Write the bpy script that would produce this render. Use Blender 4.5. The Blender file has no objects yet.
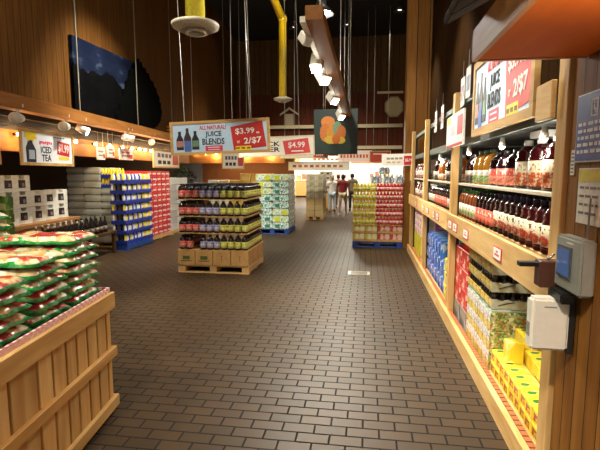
import bpy, bmesh, math, random
from mathutils import Vector, Matrix
R = random.Random(7)
S = bpy.context.scene
COL = S.collection
PI = math.pi
rad = math.radians

# ------------------------------------------------------------------ helpers
def lin(h):
    h = h.lstrip('#'); out = []
    for i in (0, 2, 4):
        c = int(h[i:i+2], 16)/255
        out.append(c/12.92 if c <= .04045 else ((c+.055)/1.055)**2.4)
    return (*out, 1)

MATS = {}
class NT:
    def __init__(s, name):
        s.m = bpy.data.materials.new(name); s.m.use_nodes = True
        s.t = s.m.node_tree; s.n = s.t.nodes; s.l = s.t.links
        s.b = s.n['Principled BSDF']; s.tc = None
    def co(s, scale=(1, 1, 1), loc=(0, 0, 0), world=False):
        if world:
            t = s.n.new('ShaderNodeNewGeometry').outputs['Position']
        else:
            if not s.tc: s.tc = s.n.new('ShaderNodeTexCoord')
            t = s.tc.outputs['Object']
        mp = s.n.new('ShaderNodeMapping'); mp.inputs['Scale'].default_value = scale; mp.inputs['Location'].default_value = loc
        s.l.new(t, mp.inputs['Vector']); return mp.outputs[0]
    def noise(s, vec, scale=5, detail=4, dist=0):
        k = s.n.new('ShaderNodeTexNoise'); k.inputs['Scale'].default_value = scale
        k.inputs['Detail'].default_value = detail; k.inputs['Distortion'].default_value = dist
        s.l.new(vec, k.inputs['Vector']); return k.outputs['Fac']
    def voro(s, vec, scale=5, out='Color'):
        k = s.n.new('ShaderNodeTexVoronoi'); k.inputs['Scale'].default_value = scale
        s.l.new(vec, k.inputs['Vector']); return k.outputs[out]
    def ramp(s, fac, stops, const=False):
        k = s.n.new('ShaderNodeValToRGB'); cr = k.color_ramp
        if const: cr.interpolation = 'CONSTANT'
        while len(cr.elements) < len(stops): cr.elements.new(.5)
        for e, (p, c) in zip(cr.elements, stops): e.position = p; e.color = lin(c) if isinstance(c, str) else c
        s.l.new(fac, k.inputs['Fac']); return k.outputs['Color']
    def sep(s, vec):
        k = s.n.new('ShaderNodeSeparateXYZ'); s.l.new(vec, k.inputs[0]); return k.outputs
    def math(s, op, a, b=None, c=None):
        k = s.n.new('ShaderNodeMath'); k.operation = op
        for i, v in enumerate((a, b, c)):
            if v is None: continue
            if isinstance(v, (int, float)): k.inputs[i].default_value = v
            else: s.l.new(v, k.inputs[i])
        return k.outputs[0]
    def mix(s, f, a, b, mode='MIX'):
        k = s.n.new('ShaderNodeMix'); k.data_type = 'RGBA'; k.blend_type = mode
        for sock, v in ((k.inputs[0], f), (k.inputs[6], a), (k.inputs[7], b)):
            if isinstance(v, str): sock.default_value = lin(v)
            elif isinstance(v, (int, float)): sock.default_value = v
            elif isinstance(v, tuple): sock.default_value = v
            else: s.l.new(v, sock)
        return k.outputs[2]
    def out(s, col, rough=.5, metal=0, bump=None, bs=.2, coat=0):
        if isinstance(col, str): s.b.inputs['Base Color'].default_value = lin(col)
        else: s.l.new(col, s.b.inputs['Base Color'])
        if isinstance(rough, (int, float)): s.b.inputs['Roughness'].default_value = rough
        else: s.l.new(rough, s.b.inputs['Roughness'])
        s.b.inputs['Metallic'].default_value = metal
        if coat: s.b.inputs['Coat Weight'].default_value = coat; s.b.inputs['Coat Roughness'].default_value = .08
        if bump is not None:
            k = s.n.new('ShaderNodeBump'); k.inputs['Strength'].default_value = bs; k.inputs['Distance'].default_value = .01
            s.l.new(bump, k.inputs['Height']); s.l.new(k.outputs[0], s.b.inputs['Normal'])
        return s.m

def flat(col, rough=.5, metal=0, var=.12, scale=30, coat=0):
    key = ('flat', col, rough, metal, var, coat)
    if key not in MATS:
        n = NT('surface ' + col); f = n.noise(n.co(), scale, 3)
        c = lin(col); d = tuple(x*(1-var) for x in c[:3])+(1,); e = tuple(min(1, x*(1+var)) for x in c[:3])+(1,)
        MATS[key] = n.out(n.ramp(f, [(.3, d), (.7, e)]), rough, metal, coat=coat)
    return MATS[key]

def emit(col, strength):
    key = ('em', col, strength)
    if key not in MATS:
        n = NT('glow ' + col); n.out(col, .4)
        n.b.inputs['Emission Color'].default_value = lin(col); n.b.inputs['Emission Strength'].default_value = strength
        MATS[key] = n.m
    return MATS[key]

def wood(c1, c2, axis='z', scale=14, rough=.55, world=False):
    key = ('wood', c1, c2, axis, scale, world)
    if key not in MATS:
        n = NT('wood'); sc = [1, 1, 1]; sc['xyz'.index(axis)] = .12
        v = n.co(tuple(sc), world=world)
        oi = n.n.new('ShaderNodeObjectInfo')
        add = n.n.new('ShaderNodeVectorMath'); add.operation = 'ADD'
        n.l.new(v, add.inputs[0]); n.l.new(n.math('MULTIPLY', oi.outputs['Random'], 7.0), add.inputs[1])
        v = add.outputs[0]
        f = n.noise(v, scale, 6, .8); g = n.noise(v, scale*4, 3, .3)
        col = n.mix(n.math('MULTIPLY', g, .45), n.ramp(f, [(.25, c1), (.75, c2)]), c1)
        k = n.n.new('ShaderNodeHueSaturation'); n.l.new(col, k.inputs['Color'])
        n.l.new(n.math('MULTIPLY_ADD', oi.outputs['Random'], .3, .85), k.inputs['Value'])
        n.b.inputs['Specular IOR Level'].default_value = .18
        MATS[key] = n.out(k.outputs[0], rough, bump=f, bs=.15)
    return MATS[key]

def planks(c1, c2, c3, width, skew=0, rough=.6, groove=.06):
    """vertical boards counted along the wall direction (world position)"""
    key = ('planks', c1, c2, c3, width, skew)
    if key not in MATS:
        n = NT('plank wall')
        p = n.sep(n.co(world=True))
        s = n.math('ADD', n.math('MULTIPLY', p[0], math.cos(skew)), n.math('MULTIPLY', p[1], math.sin(skew)))
        q = n.math('DIVIDE', s, width); fl = n.math('FLOOR', q); fr = n.math('FRACT', q)
        wn = n.n.new('ShaderNodeTexWhiteNoise'); wn.noise_dimensions = '1D'; n.l.new(fl, wn.inputs['W'])
        cb = n.n.new('ShaderNodeCombineXYZ')
        n.l.new(n.math('MULTIPLY', s, 9), cb.inputs[0]); n.l.new(n.math('MULTIPLY_ADD', p[2], .7, n.math('MULTIPLY', wn.outputs['Value'], 20)), cb.inputs[2])
        gr = n.noise(cb.outputs[0], 2.2, 5, .6)
        base = n.mix(wn.outputs['Value'], c1, c2)
        base = n.mix(n.math('MULTIPLY', n.ramp(gr, [(.4, '#000000'), (.75, '#ffffff')]), .7), base, c3)
        gm = n.math('LESS_THAN', fr, groove)
        col = n.mix(gm, base, '#140b06')
        h = n.math('SUBTRACT', 1, gm)
        n.b.inputs['Specular IOR Level'].default_value = .15
        MATS[key] = n.out(col, rough, bump=h, bs=.6)
    return MATS[key]

def printed(base, blots, scale=12, amount=.5, rough=.4, squash=(1, 1, 1), coat=0):
    """printed packaging: patches of several inks over a base colour"""
    key = ('print', base, tuple(blots), scale, amount, squash)
    if key not in MATS:
        n = NT('printed pack'); v = n.co(squash)
        vc = n.n.new('ShaderNodeTexVoronoi'); vc.inputs['Scale'].default_value = scale; n.l.new(v, vc.inputs['Vector'])
        r = n.sep(vc.outputs['Color'])
        k = len(blots)
        ink = n.ramp(r[0], [(i/k, b) for i, b in enumerate(blots)], True)
        msk = n.math('LESS_THAN', r[1], amount)
        MATS[key] = n.out(n.mix(msk, base, ink), rough, coat=coat)
    return MATS[key]

class MB:
    def __init__(s): s.bm = bmesh.new(); s.mats = []
    def mi(s, m):
        if m not in s.mats: s.mats.append(m)
        return s.mats.index(m)
    def _fin(s, verts, m, smooth=False, mat=None):
        if mat: bmesh.ops.transform(s.bm, matrix=mat, verts=verts)
        i = s.mi(m)
        for f in {f for v in verts for f in v.link_faces}: f.material_index = i; f.smooth = smooth
    def box(s, x0, x1, y0, y1, z0, z1, m, bev=0, mat=None):
        t = bmesh.new()
        bmesh.ops.create_cube(t, size=1, matrix=Matrix.Translation(((x0+x1)/2, (y0+y1)/2, (z0+z1)/2)) @ Matrix.Diagonal((abs(x1-x0), abs(y1-y0), abs(z1-z0), 1)))
        if bev: bmesh.ops.bevel(t, geom=t.edges[:], offset=bev, segments=1 if bev < .008 else 2, affect='EDGES')
        s.merge(t, m, False, mat); return s
    def merge(s, t, m, smooth, mat=None):
        if mat: t.transform(mat)
        i = s.mi(m); mp = {}
        for v in t.verts: mp[v] = s.bm.verts.new(v.co)
        for f in t.faces:
            try: g = s.bm.faces.new([mp[v] for v in f.verts]); g.material_index = i; g.smooth = smooth
            except ValueError: pass
        t.free()
    def lathe(s, prof, m, seg=12, c=(0, 0, 0), smooth=True, mat=None, mf=None):
        t = bmesh.new(); rings = []
        for r, z in prof:
            if r < 1e-6: rings.append([t.verts.new((0, 0, z))])
            else: rings.append([t.verts.new((r*math.cos(2*PI*k/seg), r*math.sin(2*PI*k/seg), z)) for k in range(seg)])
        for a, b in zip(rings, rings[1:]):
            if len(a) == 1 and len(b) == 1: continue
            for k in range(seg):
                k2 = (k+1) % seg
                if len(a) == 1: t.faces.new((a[0], b[k2], b[k]))
                elif len(b) == 1: t.faces.new((a[k], a[k2], b[0]))
                else: t.faces.new((a[k], a[k2], b[k2], b[k]))
        t.transform(Matrix.Translation(c)); s.merge(t, m, smooth, mat); return s
    def tube(s, p, q, r, m, seg=8, r2=None):
        p, q = Vector(p), Vector(q); d = q-p; L = d.length
        M = Matrix.Translation(p) @ d.to_track_quat('Z', 'Y').to_matrix().to_4x4()
        r2 = r if r2 is None else r2
        return s.lathe([(0, 0), (r, 0), (r2, L), (0, L)], m, seg, smooth=seg > 6, mat=M)
    def prism(s, pts, y0, y1, m, mat=None):
        """outline in x,z, thickness along y"""
        t = bmesh.new()
        a = [t.verts.new((x, y0, z)) for x, z in pts]; b = [t.verts.new((x, y1, z)) for x, z in pts]
        t.faces.new(a); t.faces.new(b[::-1]); n = len(a)
        for i in range(n): t.faces.new((a[i], b[i], b[(i+1) % n], a[(i+1) % n]))
        bmesh.ops.recalc_face_normals(t, faces=t.faces[:])
        s.merge(t, m, False, mat); return s
    def mesh(s, name):
        me = bpy.data.meshes.new(name); s.bm.to_mesh(me); s.bm.free()
        for m in s.mats: me.materials.append(m)
        return me

def O(name, me, parent=None, loc=(0, 0, 0), rot=(0, 0, 0), sc=None):
    o = bpy.data.objects.new(name, me); COL.objects.link(o); o.location = loc; o.rotation_euler = rot
    if sc: o.scale = sc
    if parent: o.parent = parent
    return o
def tag(o, label, cat, group=None, kind=None):
    o['label'] = label; o['category'] = cat
    if group: o['group'] = group
    if kind: o['kind'] = kind
    return o
def struct(name, me, loc=(0, 0, 0), rot=(0, 0, 0)):
    o = O(name, me, None, loc, rot); o['kind'] = 'structure'; return o
ORD = 'first second third fourth fifth sixth seventh eighth ninth tenth eleventh twelfth thirteenth fourteenth fifteenth sixteenth seventeenth eighteenth nineteenth twentieth'.split()
def od(i): return ORD[i]
def tiername(i, n): return 'bottom' if i == 0 else 'top' if i == n-1 else od(i)

def text(body, m, parent, cx, cz, w, h, y=-.012, shear=0, rot=0, name='lettering', bold=.02):
    y = -.006+(y+.006)*.5
    cu = bpy.data.curves.new('lettering', 'FONT'); cu.body = body; cu.align_x = 'CENTER'; cu.align_y = 'CENTER'
    cu.extrude = .004; cu.offset = bold; cu.shear = shear; cu.resolution_u = 2
    t = bpy.data.objects.new('lettering', cu); COL.objects.link(t)
    dg = bpy.context.evaluated_depsgraph_get(); me = bpy.data.meshes.new_from_object(t.evaluated_get(dg))
    bpy.data.objects.remove(t); bpy.data.curves.remove(cu)
    xs = [v.co.x for v in me.vertices]; ys = [v.co.y for v in me.vertices]
    sx = w/(max(xs)-min(xs)); sy = h/(max(ys)-min(ys)); mx = (max(xs)+min(xs))/2; my = (max(ys)+min(ys))/2
    for v in me.vertices:
        v.co = Vector(((v.co.x-mx)*sx, -v.co.z*.25, (v.co.y-my)*sy))
    me.materials.clear(); me.materials.append(m)
    return O(name, me, parent, (cx, y, cz), (0, rot, 0))
def panel(parent, name, cx, cz, w, h, m, y=-.006, t=.006, rot=0, pts=None):
    y = -.006+(y+.006)*.5; t *= .6
    b = MB()
    if pts: b.prism(pts, -t/2, t/2, m)
    else: b.box(-w/2, w/2, -t/2, t/2, -h/2, h/2, m)
    return O(name, b.mesh(name), parent, (cx, y, cz), (0, rot, 0))
def frame_me(w, h, fw, m, d=.03):
    b = MB()
    b.box(-w/2, w/2, -d/2, d/2, h/2-fw, h/2, m); b.box(-w/2, w/2, -d/2, d/2, -h/2, -h/2+fw, m)
    b.box(-w/2, -w/2+fw, -d/2, d/2, -h/2+fw, h/2-fw, m); b.box(w/2-fw, w/2, -d/2, d/2, -h/2+fw, h/2-fw, m)
    return b.mesh('frame')

# ------------------------------------------------------------------ palette
W_LIGHT = wood('#b98a4f', '#e3c084', 'z'); W_LIGHTY = wood('#b98a4f', '#e6c68c', 'y'); W_LIGHTX = wood('#b98a4f', '#e3c084', 'x')
W_BIN = wood('#b48040', '#ecca88', 'z', 8); W_BINY = wood('#b48040', '#e8c480', 'y', 8); W_BINX = wood('#b48040', '#e8c480', 'x', 8)
W_BEAM = wood('#7a4a20', '#a8713a', 'y', 10); W_ORANGE = wood('#a85a24', '#d2803a', 'x', 10); W_BAND = wood('#9a5e26', '#c48642', 'y', 8)
W_PALLET = wood('#b98d56', '#dcb984', 'x', 10); W_PALLETY = wood('#b98d56', '#dcb984', 'y', 10)
W_DARK = wood('#2a1a10', '#4a3020', 'y', 10)
BLACK = flat('#0d0c0c', .5); DARK = flat('#1c1a18', .6); WHITE = flat('#eeece6', .5, var=.04); CREAM = flat('#efe2c4', .55, var=.05)
RED = flat('#c42a24', .45); INK = flat('#141414', .6); YEL = flat('#f2cf2c', .45); PINK = flat('#d6456a', .5)
STEEL = flat('#4c5650', .45, .6); CHROME = flat('#b8b8b4', .25, .9); BLUEPLASTIC = flat('#1e428c', .5)
SIGNBLUE = flat('#bcd4ea', .4, var=.04); CARD = flat('#c09358', .75, var=.15, scale=12)
SKIN = flat('#c99a78', .55); WIRE = flat('#a9a39a', .4, .5)

# ------------------------------------------------------------------ setting
def floor_mat():
    n = NT('brick floor'); v = n.co(world=True)
    bt = n.n.new('ShaderNodeTexBrick'); bt.offset = .5
    for k, x in (('Scale', 1), ('Brick Width', .2), ('Row Height', .1), ('Mortar Size', .0065), ('Mortar Smooth', .15), ('Bias', 0)): bt.inputs[k].default_value = x
    bt.inputs['Color1'].default_value = lin('#523f28'); bt.inputs['Color2'].default_value = lin('#443420'); bt.inputs['Mortar'].default_value = lin('#15110c')
    n.l.new(v, bt.inputs['Vector'])
    f = n.noise(v, .7, 3); g = n.noise(v, 35, 3)
    c = n.mix(.55, bt.outputs['Color'], n.ramp(f, [(.3, '#a09488'), (.7, '#e8dccc')]), 'MULTIPLY')
    c = n.mix(.25, c, n.ramp(g, [(.3, '#6a5040'), (.7, '#8a6a50')]), 'OVERLAY')
    rg = n.math('MULTIPLY_ADD', bt.outputs['Fac'], .4, n.math('MULTIPLY_ADD', f, .2, .38))
    n.b.inputs['Specular IOR Level'].default_value = .32
    return n.out(c, rg, bump=n.math('SUBTRACT', 1, bt.outputs['Fac']), bs=.35)
FLOOR = floor_mat()
struct('floor', MB().box(-10, 6, -3, 34, -.1, 0, FLOOR).mesh('floor'))
struct('ceiling', MB().box(-10, 6, -3, 24.3, 8.5, 8.6, flat('#0e0c0b', .9)).mesh('ceiling'))

SK = rad(5)                                         # the wall run on the left opens five degrees
LW0 = Vector((-5.6, 9, 0)); LD = Vector((-math.sin(SK), math.cos(SK), 0)); LN = Vector((math.cos(SK), math.sin(SK), 0))
def lw(s, n, z):                                    # s along the left run, n out into the room
    return LW0 + LD*s + LN*n + Vector((0, 0, z))
def lbox(b, s0, s1, n0, n1, z0, z1, m): b.box(n0, n1, s0, s1, z0, z1, m)     # local frame: x = out, y = along
LROT = (0, 0, SK); LLOC = tuple(LW0)
P_LEFT = planks('#5e3c16', '#6c461b', '#48290a', .155, PI/2+SK)
b = MB(); lbox(b, -12.5, 15.2, -.25, -.05, 2.75, 8.6, P_LEFT); struct('wall_left', b.mesh('wall_left'), LLOC, LROT)
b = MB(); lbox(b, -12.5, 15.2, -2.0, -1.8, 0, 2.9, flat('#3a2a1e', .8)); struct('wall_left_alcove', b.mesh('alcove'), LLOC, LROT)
b = MB(); lbox(b, -8, 6.5, -.05, .34, 2.52, 2.72, W_BEAM); struct('trim_1', b.mesh('beam'), LLOC, LROT)          # the long beam that carries the spot track
b = MB(); lbox(b, -8, 6.5, -.1, .1, 2.44, 2.52, flat('#241a14', .7))
for i in range(4): lbox(b, -8, 6.5, -.1+i*.02, -.08+i*.02, 2.27+i*.045, 2.31+i*.045, flat('#2e2119', .7))
struct('trim_2', b.mesh('dark_boards'), LLOC, LROT)
b = MB(); lbox(b, -8, 6.5, -.28, -.12, 1.94, 2.3, W_BAND); struct('trim_3', b.mesh('band'), LLOC, LROT)
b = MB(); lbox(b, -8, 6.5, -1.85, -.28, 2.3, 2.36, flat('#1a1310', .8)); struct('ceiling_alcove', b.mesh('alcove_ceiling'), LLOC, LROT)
b = MB()
for i in range(3): lbox(b, 4.1+i*.0, 6.6, -.04, .22, 2.76+i*.1, 2.82+i*.1, W_BAND)
struct('trim_4', b.mesh('slats'), LLOC, LROT)

P_BACK = planks('#553a18', '#62441f', '#3a260e', .3, 0)
BARN = planks('#5a2c18', '#642f1a', '#421c0d', .25, 0)
struct('wall_back', MB().box(-7.6, 6, 24, 24.2, 5.7, 8.6, P_BACK).mesh('wall_back'))
struct('wall_back_barn', MB().box(-7.6, 6, 23.95, 24.15, 2.5, 5.7, BARN).mesh('barn'))
TRIMW = flat('#d4c4a0', .6)
b = MB(); b.box(-7.0, 1.75, 23.86, 23.95, 3.93, 4.1, TRIMW); struct('trim_5', b.mesh('trim'))
b = MB(); b.box(-7.0, 1.75, 23.86, 23.95, 2.83, 3.0, TRIMW); struct('trim_6', b.mesh('trim'))
b = MB(); b.box(.45, 1.75, 23.86, 23.95, 5.62, 5.72, TRIMW); struct('trim_7', b.mesh('trim'))
struct('wall_right_far', MB().box(2.7, 2.9, 2.0, 24, 0, 8.6, planks('#4a2f14', '#573919', '#2e1c0a', .3, PI/2)).mesh('wall_right_far'))
b = MB(); b.box(.78, 1.25, 9.72, 10.2, 0, 8.5, planks('#7a4f1e', '#8a5c26', '#5e3a12', .24, 0)); struct('column', b.mesh('column'))
# bright hall beyond the barn wall
FAR = flat('#e6dccb', .7, var=.05)
struct('wall_back_far', MB().box(-8, 6, 32, 32.2, 0, 3.6, FAR).mesh('far'))
struct('wall_left_far', MB().box(-8.2, -8, 24.2, 32, 0, 3.6, FAR).mesh('far'))
struct('wall_right_hall', MB().box(6, 6.2, 24.2, 32, 0, 3.6, FAR).mesh('far'))
struct('ceiling_far', MB().box(-8.2, 6.2, 24.2, 32.2, 3.6, 3.7, flat('#f0ebe0', .7)).mesh('far'))
# the short plank wall beside the camera
P_NEAR = planks('#8a5a24', '#9c6a2e', '#5a3412', .1, PI/2)
struct('wall_right', MB().box(.9, 1.12, -.6, 2.2, 0, 2.35, P_NEAR).mesh('wall_right'))

# barn decorations
b = MB(); pts = [(.52*math.cos(PI/8+k*PI/4), .52*math.sin(PI/8+k*PI/4)) for k in range(8)]; pts = [(x*.95, z*1.05) for x, z in pts]
t = O('octagonal_vent', MB().prism([(x*.86, z*.86) for x, z in pts], -.02, .02, flat('#c2b088', .6)).mesh('vent'), None, (1.3, 23.9, 4.95))
tag(t, 'beige octagonal vent plate high on the dark red barn wall', 'vent')
O('rim', MB().prism(pts, -.01, .03, flat('#a8966e', .6)).mesh('rim'), t)
t = O('birdhouse_cutout', MB().box(-.22, .22, -.02, .03, -.33, .27, flat('#a8987c', .6)).mesh('house'), None, (-4.1, 23.88, 4.42))
tag(t, 'small pale house cutout with pitched roof high on the barn wall', 'wall decoration')
O('roof', MB().prism([(-.5, .27), (0, .62), (.5, .27), (.5, .18), (0, .5), (-.5, .18)], -.04, .03, flat('#b5a68a', .6)).mesh('roof'), t)

# wall mural
def mural_me():
    n = NT('mural paint'); v = n.co(); p = n.sep(v)
    f = n.noise(n.co((.8, .8, 2.2)), 1.6, 3)
    sky = n.ramp(f, [(.4, '#10162a'), (.56, '#161d30'), (.64, '#3c465c'), (.7, '#141b30')])
    hill = n.ramp(n.noise(v, 3, 3), [(.3, '#040405'), (.7, '#0a0a0b')])
    ridge = n.noise(n.co((1, 1, .001)), 1.1, 4)
    msk = n.math('GREATER_THAN', p[2], n.math('MULTIPLY_ADD', ridge, .9, .38))
    n.b.inputs['Specular IOR Level'].default_value = .03
    return n.out(n.mix(msk, hill, sky), .98)
root = O('mountain_mural', MB().prism([(0, -.1), (0, 1.36), (2.6, 1.5), (2.6, -.1)], -.03, .03, mural_me()).mesh('mural'), None, tuple(lw(-1.0, .0, 2.8)), (0, 0, PI/2+SK))
tag(root, 'dark mountain mural with a tree silhouette on the plank wall', 'mural')
out_ = [(.57, 2.78), (.97, 3.39), (1.33, 3.92), (1.83, 4.42), (2.18, 4.3), (2.68, 4.07), (3.14, 3.76), (3.36, 3.37), (3.3, 3.14), (3.05, 2.95), (2.6, 2.8)]
pts = []
for (x0, z0), (x1, z1) in zip(out_, out_[1:]):
    for k in range(5):
        f = k/5; j = .045 if k % 2 else -.03
        L = math.hypot(x1-x0, z1-z0); pts.append((x0+(x1-x0)*f-(z1-z0)/L*j+1.0-1.0, z0+(z1-z0)*f+(x1-x0)/L*j))
pts.append(out_[-1])
O('tree_silhouette', MB().prism([(x+1.0, z-2.8) for x, z in pts], -.1, -.04, flat('#040504', .95)).mesh('tree'), root)
flat('#040504', .95).node_tree.nodes['Principled BSDF'].inputs['Specular IOR Level'].default_value = .03

# ------------------------------------------------------------------ lamps of the room, with added downlights
def light(name, kind, loc, energy, color, parent=None, **kw):
    l = bpy.data.lights.new(name, kind); l.energy = energy; l.color = color
    for k, v in kw.items(): setattr(l, k, v)
    o = bpy.data.objects.new(name, l); COL.objects.link(o); o.location = loc
    if parent: o.parent = parent
    return o
def aim(o, d):
    o.rotation_euler = Vector(d).to_track_quat('-Z', 'Y').to_euler()
WARM = (1, .88, .62); NEUT = (1, .95, .79); GOLD = (1, .72, .4)
LENS = emit('#fff2dc', 14); LENSOFF = flat('#d9d4c8', .4)
head_b = MB().lathe([(0, -.09), (.05, -.09), (.06, -.04), (.075, .09), (.065, .09), (.05, .06), (0, .06)], flat('#ddd6c8', .4), 12).mesh('head')
boxhead = MB().box(-.09, .09, -.09, .09, -.16, .1, flat('#ddd6c8', .4), .012).mesh('head')
lens_me = MB().lathe([(0, 0), (.062, 0), (.06, .012), (0, .014)], LENS, 12).mesh('lens')
lensq_me = MB().box(-.08, .08, -.08, .08, 0, .012, LENS).mesh('lens')
lensoff_me = MB().lathe([(0, 0), (.062, 0), (.06, .012), (0, .014)], LENSOFF, 12).mesh('lens')
arm_me = MB().tube((0, 0, 0), (0, 0, .14), .018, flat('#cfc8ba', .4), 8).box(-.05, .05, -.05, .05, .12, .16, flat('#cfc8ba', .4)).mesh('arm')
def spothead(loc, d, label, group, lit=None, cone=70, square=False, col=WARM, blend=.6, sz=1):
    r = E = bpy.data.objects.new('spotlight', None); COL.objects.link(r); r.location = loc; r.scale = (sz,)*3
    tag(r, label, 'spotlight', group)
    O('arm', arm_me, r)
    q = Vector(d).to_track_quat('Z', 'Y').to_euler()
    h = O('lamp_head', boxhead if square else head_b, r, (0, 0, -.02), q)
    O('lens', (lensq_me if square else lens_me) if lit else lensoff_me, h, (0, 0, .1 if square else .075))
    if lit:
        l = light('spot', 'SPOT', Vector(loc)+Vector(d).normalized()*.22, lit, col, spot_size=rad(cone), spot_blend=blend, shadow_soft_size=.06)
        aim(l, d)
    return r
# wooden track beam over the aisle
root = O('track_beam', MB().box(-.09, .09, 0, 12.2, -.07, .07, wood('#7a4a22', '#a46c38', 'y', 8)).mesh('beam'), None, (-.56, 4.75, 3.22))
tag(root, 'long reddish wooden beam hanging over the aisle with spotlights', 'light track')
O('track', MB().box(-.16, -.1, .1, 12, -.06, 0, flat('#d8d2c4', .4)).mesh('track'), root)
for y in (.6, 4.5, 9.5): O('hanger_rod', MB().tube((0, y, .07), (0, y, 5.25), .008, WIRE, 6).mesh('rod'), root)
for i, (y, tx) in enumerate([(5.35, 2.2), (6.5, -1.0), (7.4, 1.4), (9.5, 1.8), (12.2, 1.0), (15.6, 1.2)]):
    spothead((-.72, y, 3.14), ((tx+.69)*.55, -1.3, -2.0), f'white square spotlight, {od(i)} along the wooden track beam from the near end', 'spotlights on the aisle beam', lit=190 if i else None, cone=95, square=True, col=NEUT, sz=.9 if i else .6)
# high pendant
r = O('pendant_lamp', MB().lathe([(0, .2), (.05, .2), (.08, .1), (.2, -.02), (.19, -.03), (.06, .06), (0, .06)], flat('#3a3a3a', .4, .5), 16).mesh('shade'), None, (-.72, 7.0, 3.98))
tag(r, 'bright high bay pendant lamp above the near end of the track beam', 'pendant lamp')
O('cord', MB().tube((0, 0, .2), (0, 0, 4.5), .01, DARK, 6).mesh('cord'), r)
O('bulb', MB().lathe([(0, -.04), (.12, -.02), (.15, 0), (0, .03)], emit('#f4f8ff', 25), 14).mesh('bulb'), r)
light('pendant', 'POINT', (-.72, 7.0, 3.8), 110, (1, .95, .88), shadow_soft_size=.12)
# spot lamps on the left beam track
for i, (s, d, lit) in enumerate([(-3.0, (.3, -1, -.1), None), (-1.8, (.3, -1, -.1), None), (-1.25, (1, .3, -.5), 60), (.55, (.5, -1, -.1), None), (.75, (.9, .4, -.3), None), (2.1, (.3, -1, -.1), None)]):
    spothead(lw(s, .28, 2.42), d, ('lit' if lit else 'unlit') + f' white spotlight, {od(i)} along the beam on the left plank wall', 'spotlights on the left beam', lit=lit, sz=1.15)
# bare bulbs along the wood band
bulb_me = MB().lathe([(0, -.03), (.028, -.02), (.034, 0), (.02, .03), (0, .035)], emit('#ffdf9e', 30), 10).mesh('glass')
sock_me = MB().lathe([(0, .03), (.022, .03), (.022, .085), (0, .09)], flat('#3a2a1c', .5), 8).mesh('socket')
for i, s in enumerate([-3.9, -2.6, -1.55, -1.0, -.25, .35, 1.0, 1.5, 1.95, 2.3, 2.7, 3.4, 4.2, 5.0]):
    p = lw(s, .0, 2.2)
    r = O('light_bulb', bulb_me, None, p, (rad(20), -PI/2, 0)); tag(r, f'glowing bare bulb, {od(i)} along the wood band on the left, from the camera end', 'light bulb', 'bare bulbs along the wood band')
    O('socket', sock_me, r)
    light('bulb', 'POINT', p+Vector((.06, 0, 0)), 4.5, GOLD, shadow_soft_size=.04)

# ceiling downlights added to brighten the store, mostly out of view
dl_me = MB().lathe([(0, .3), (.12, .3), (.22, 0), (.2, 0), (.1, .25), (0, .25)], flat('#22201e', .5), 14).mesh('can')
dll_me = MB().lathe([(0, .1), (.15, .1), (.15, .11), (0, .12)], emit('#fff0d6', 8), 14).mesh('lens')
def downlight(x, y, z, e, d=(0, 0, -1), cone=110, col=NEUT, n=''):
    r = O('added_downlight', dl_me, None, (x, y, z)); tag(r, f'added black ceiling downlight hanging {n}', 'ceiling light', 'added ceiling downlights')
    O('lens', dll_me, r); O('stem', MB().tube((0, 0, .3), (0, 0, 8.5-z), .012, DARK, 6).mesh('stem'), r)
    l = light('down', 'SPOT', (x, y, z-.02), e, col, spot_size=rad(cone), spot_blend=.7, shadow_soft_size=.15); aim(l, d)
downlight(-.6, 1.2, 5.6, 420, (1.6, 1.6, -4.4), 75, NEUT, 'over the entrance, turned to the juice rack')
downlight(-.9, 4.4, 5.6, 420, (1.8, .9, -4.4), 75, NEUT, 'over the aisle, turned to the juice rack')
downlight(-3.4, 0, 5.6, 520, (1.2, 2.1, -4.6), 62, WARM, 'over the snack bags')
downlight(-3.2, 4.0, 5.8, 470, (.8, 2.6, -4.8), 60, NEUT, 'in front of the juice pallet')
downlight(-3.0, 8.2, 6.2, 1350, (-2.2, 1.4, -5.2), 80, NEUT, 'over the stacked drink cases')
downlight(.1, 6.2, 6.0, 320, (.2, 3.2, -5), 60, NEUT, 'in front of the jar pallet')
downlight(-2.2, 9.4, 7.4, 800, (-.1, 4.2, -5.4), 70, NEUT, 'in front of the water pallet')
downlight(-1.4, -1.4, 5.2, 620, (.9, 2.2, -3.8), 70, NEUT, 'behind the entrance, turned to the plank wall')
downlight(-.3, 3.0, 5.4, 430, (1.4, .1, -4.9), 34, NEUT, 'over the aisle, turned to the yellow boxes')
downlight(-1.5, 12.5, 6.9, 360, (0, 4, 1.0), 110, WARM, 'before the barn wall, turned to its planks')
downlight(-4.0, 4.5, 6.2, 90, (-2, 4.5, -1.2), 110, WARM, 'before the mural wall')
# bright hall beyond: lit ceiling panels
pan_me = MB().box(-.6, .6, -.3, .3, -.03, .02, emit('#fff6e6', 9)).mesh('diffuser'); panf = frame_me(1.28, .68, .04, WHITE)
k = 0
for y in (25.5, 28, 30.5):
    for x in (-6, -3, 0, 3):
        r = O('ceiling_panel_light', pan_me, None, (x, y, 3.57)); k += 1
        tag(r, f'white ceiling light panel of the bright hall, {od(k-1)} counted from its barn wall side', 'ceiling light', 'light panels of the far hall')
        O('frame', panf, r, (0, 0, -.01), (PI/2, 0, 0))
        l = light('panel', 'AREA', (x, y, 3.5), 62, (1, .95, .86), size=1.2, size_y=.6, shape='RECTANGLE')
for x, y in ((-3.4, 17), (-1, 17.5), (-3.4, 21), (-1, 21), (1.2, 14), (1.2, 19.5)):  # more added downlights, to lift the far aisle
    downlight(x, y, 8.1, 620, (0, .3, -5), 85, NEUT, f'over the far aisle at its {od(int(y)-13)} bay, ' + ('barn side' if x > 0 else 'left side' if x < -2 else 'middle'))

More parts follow.
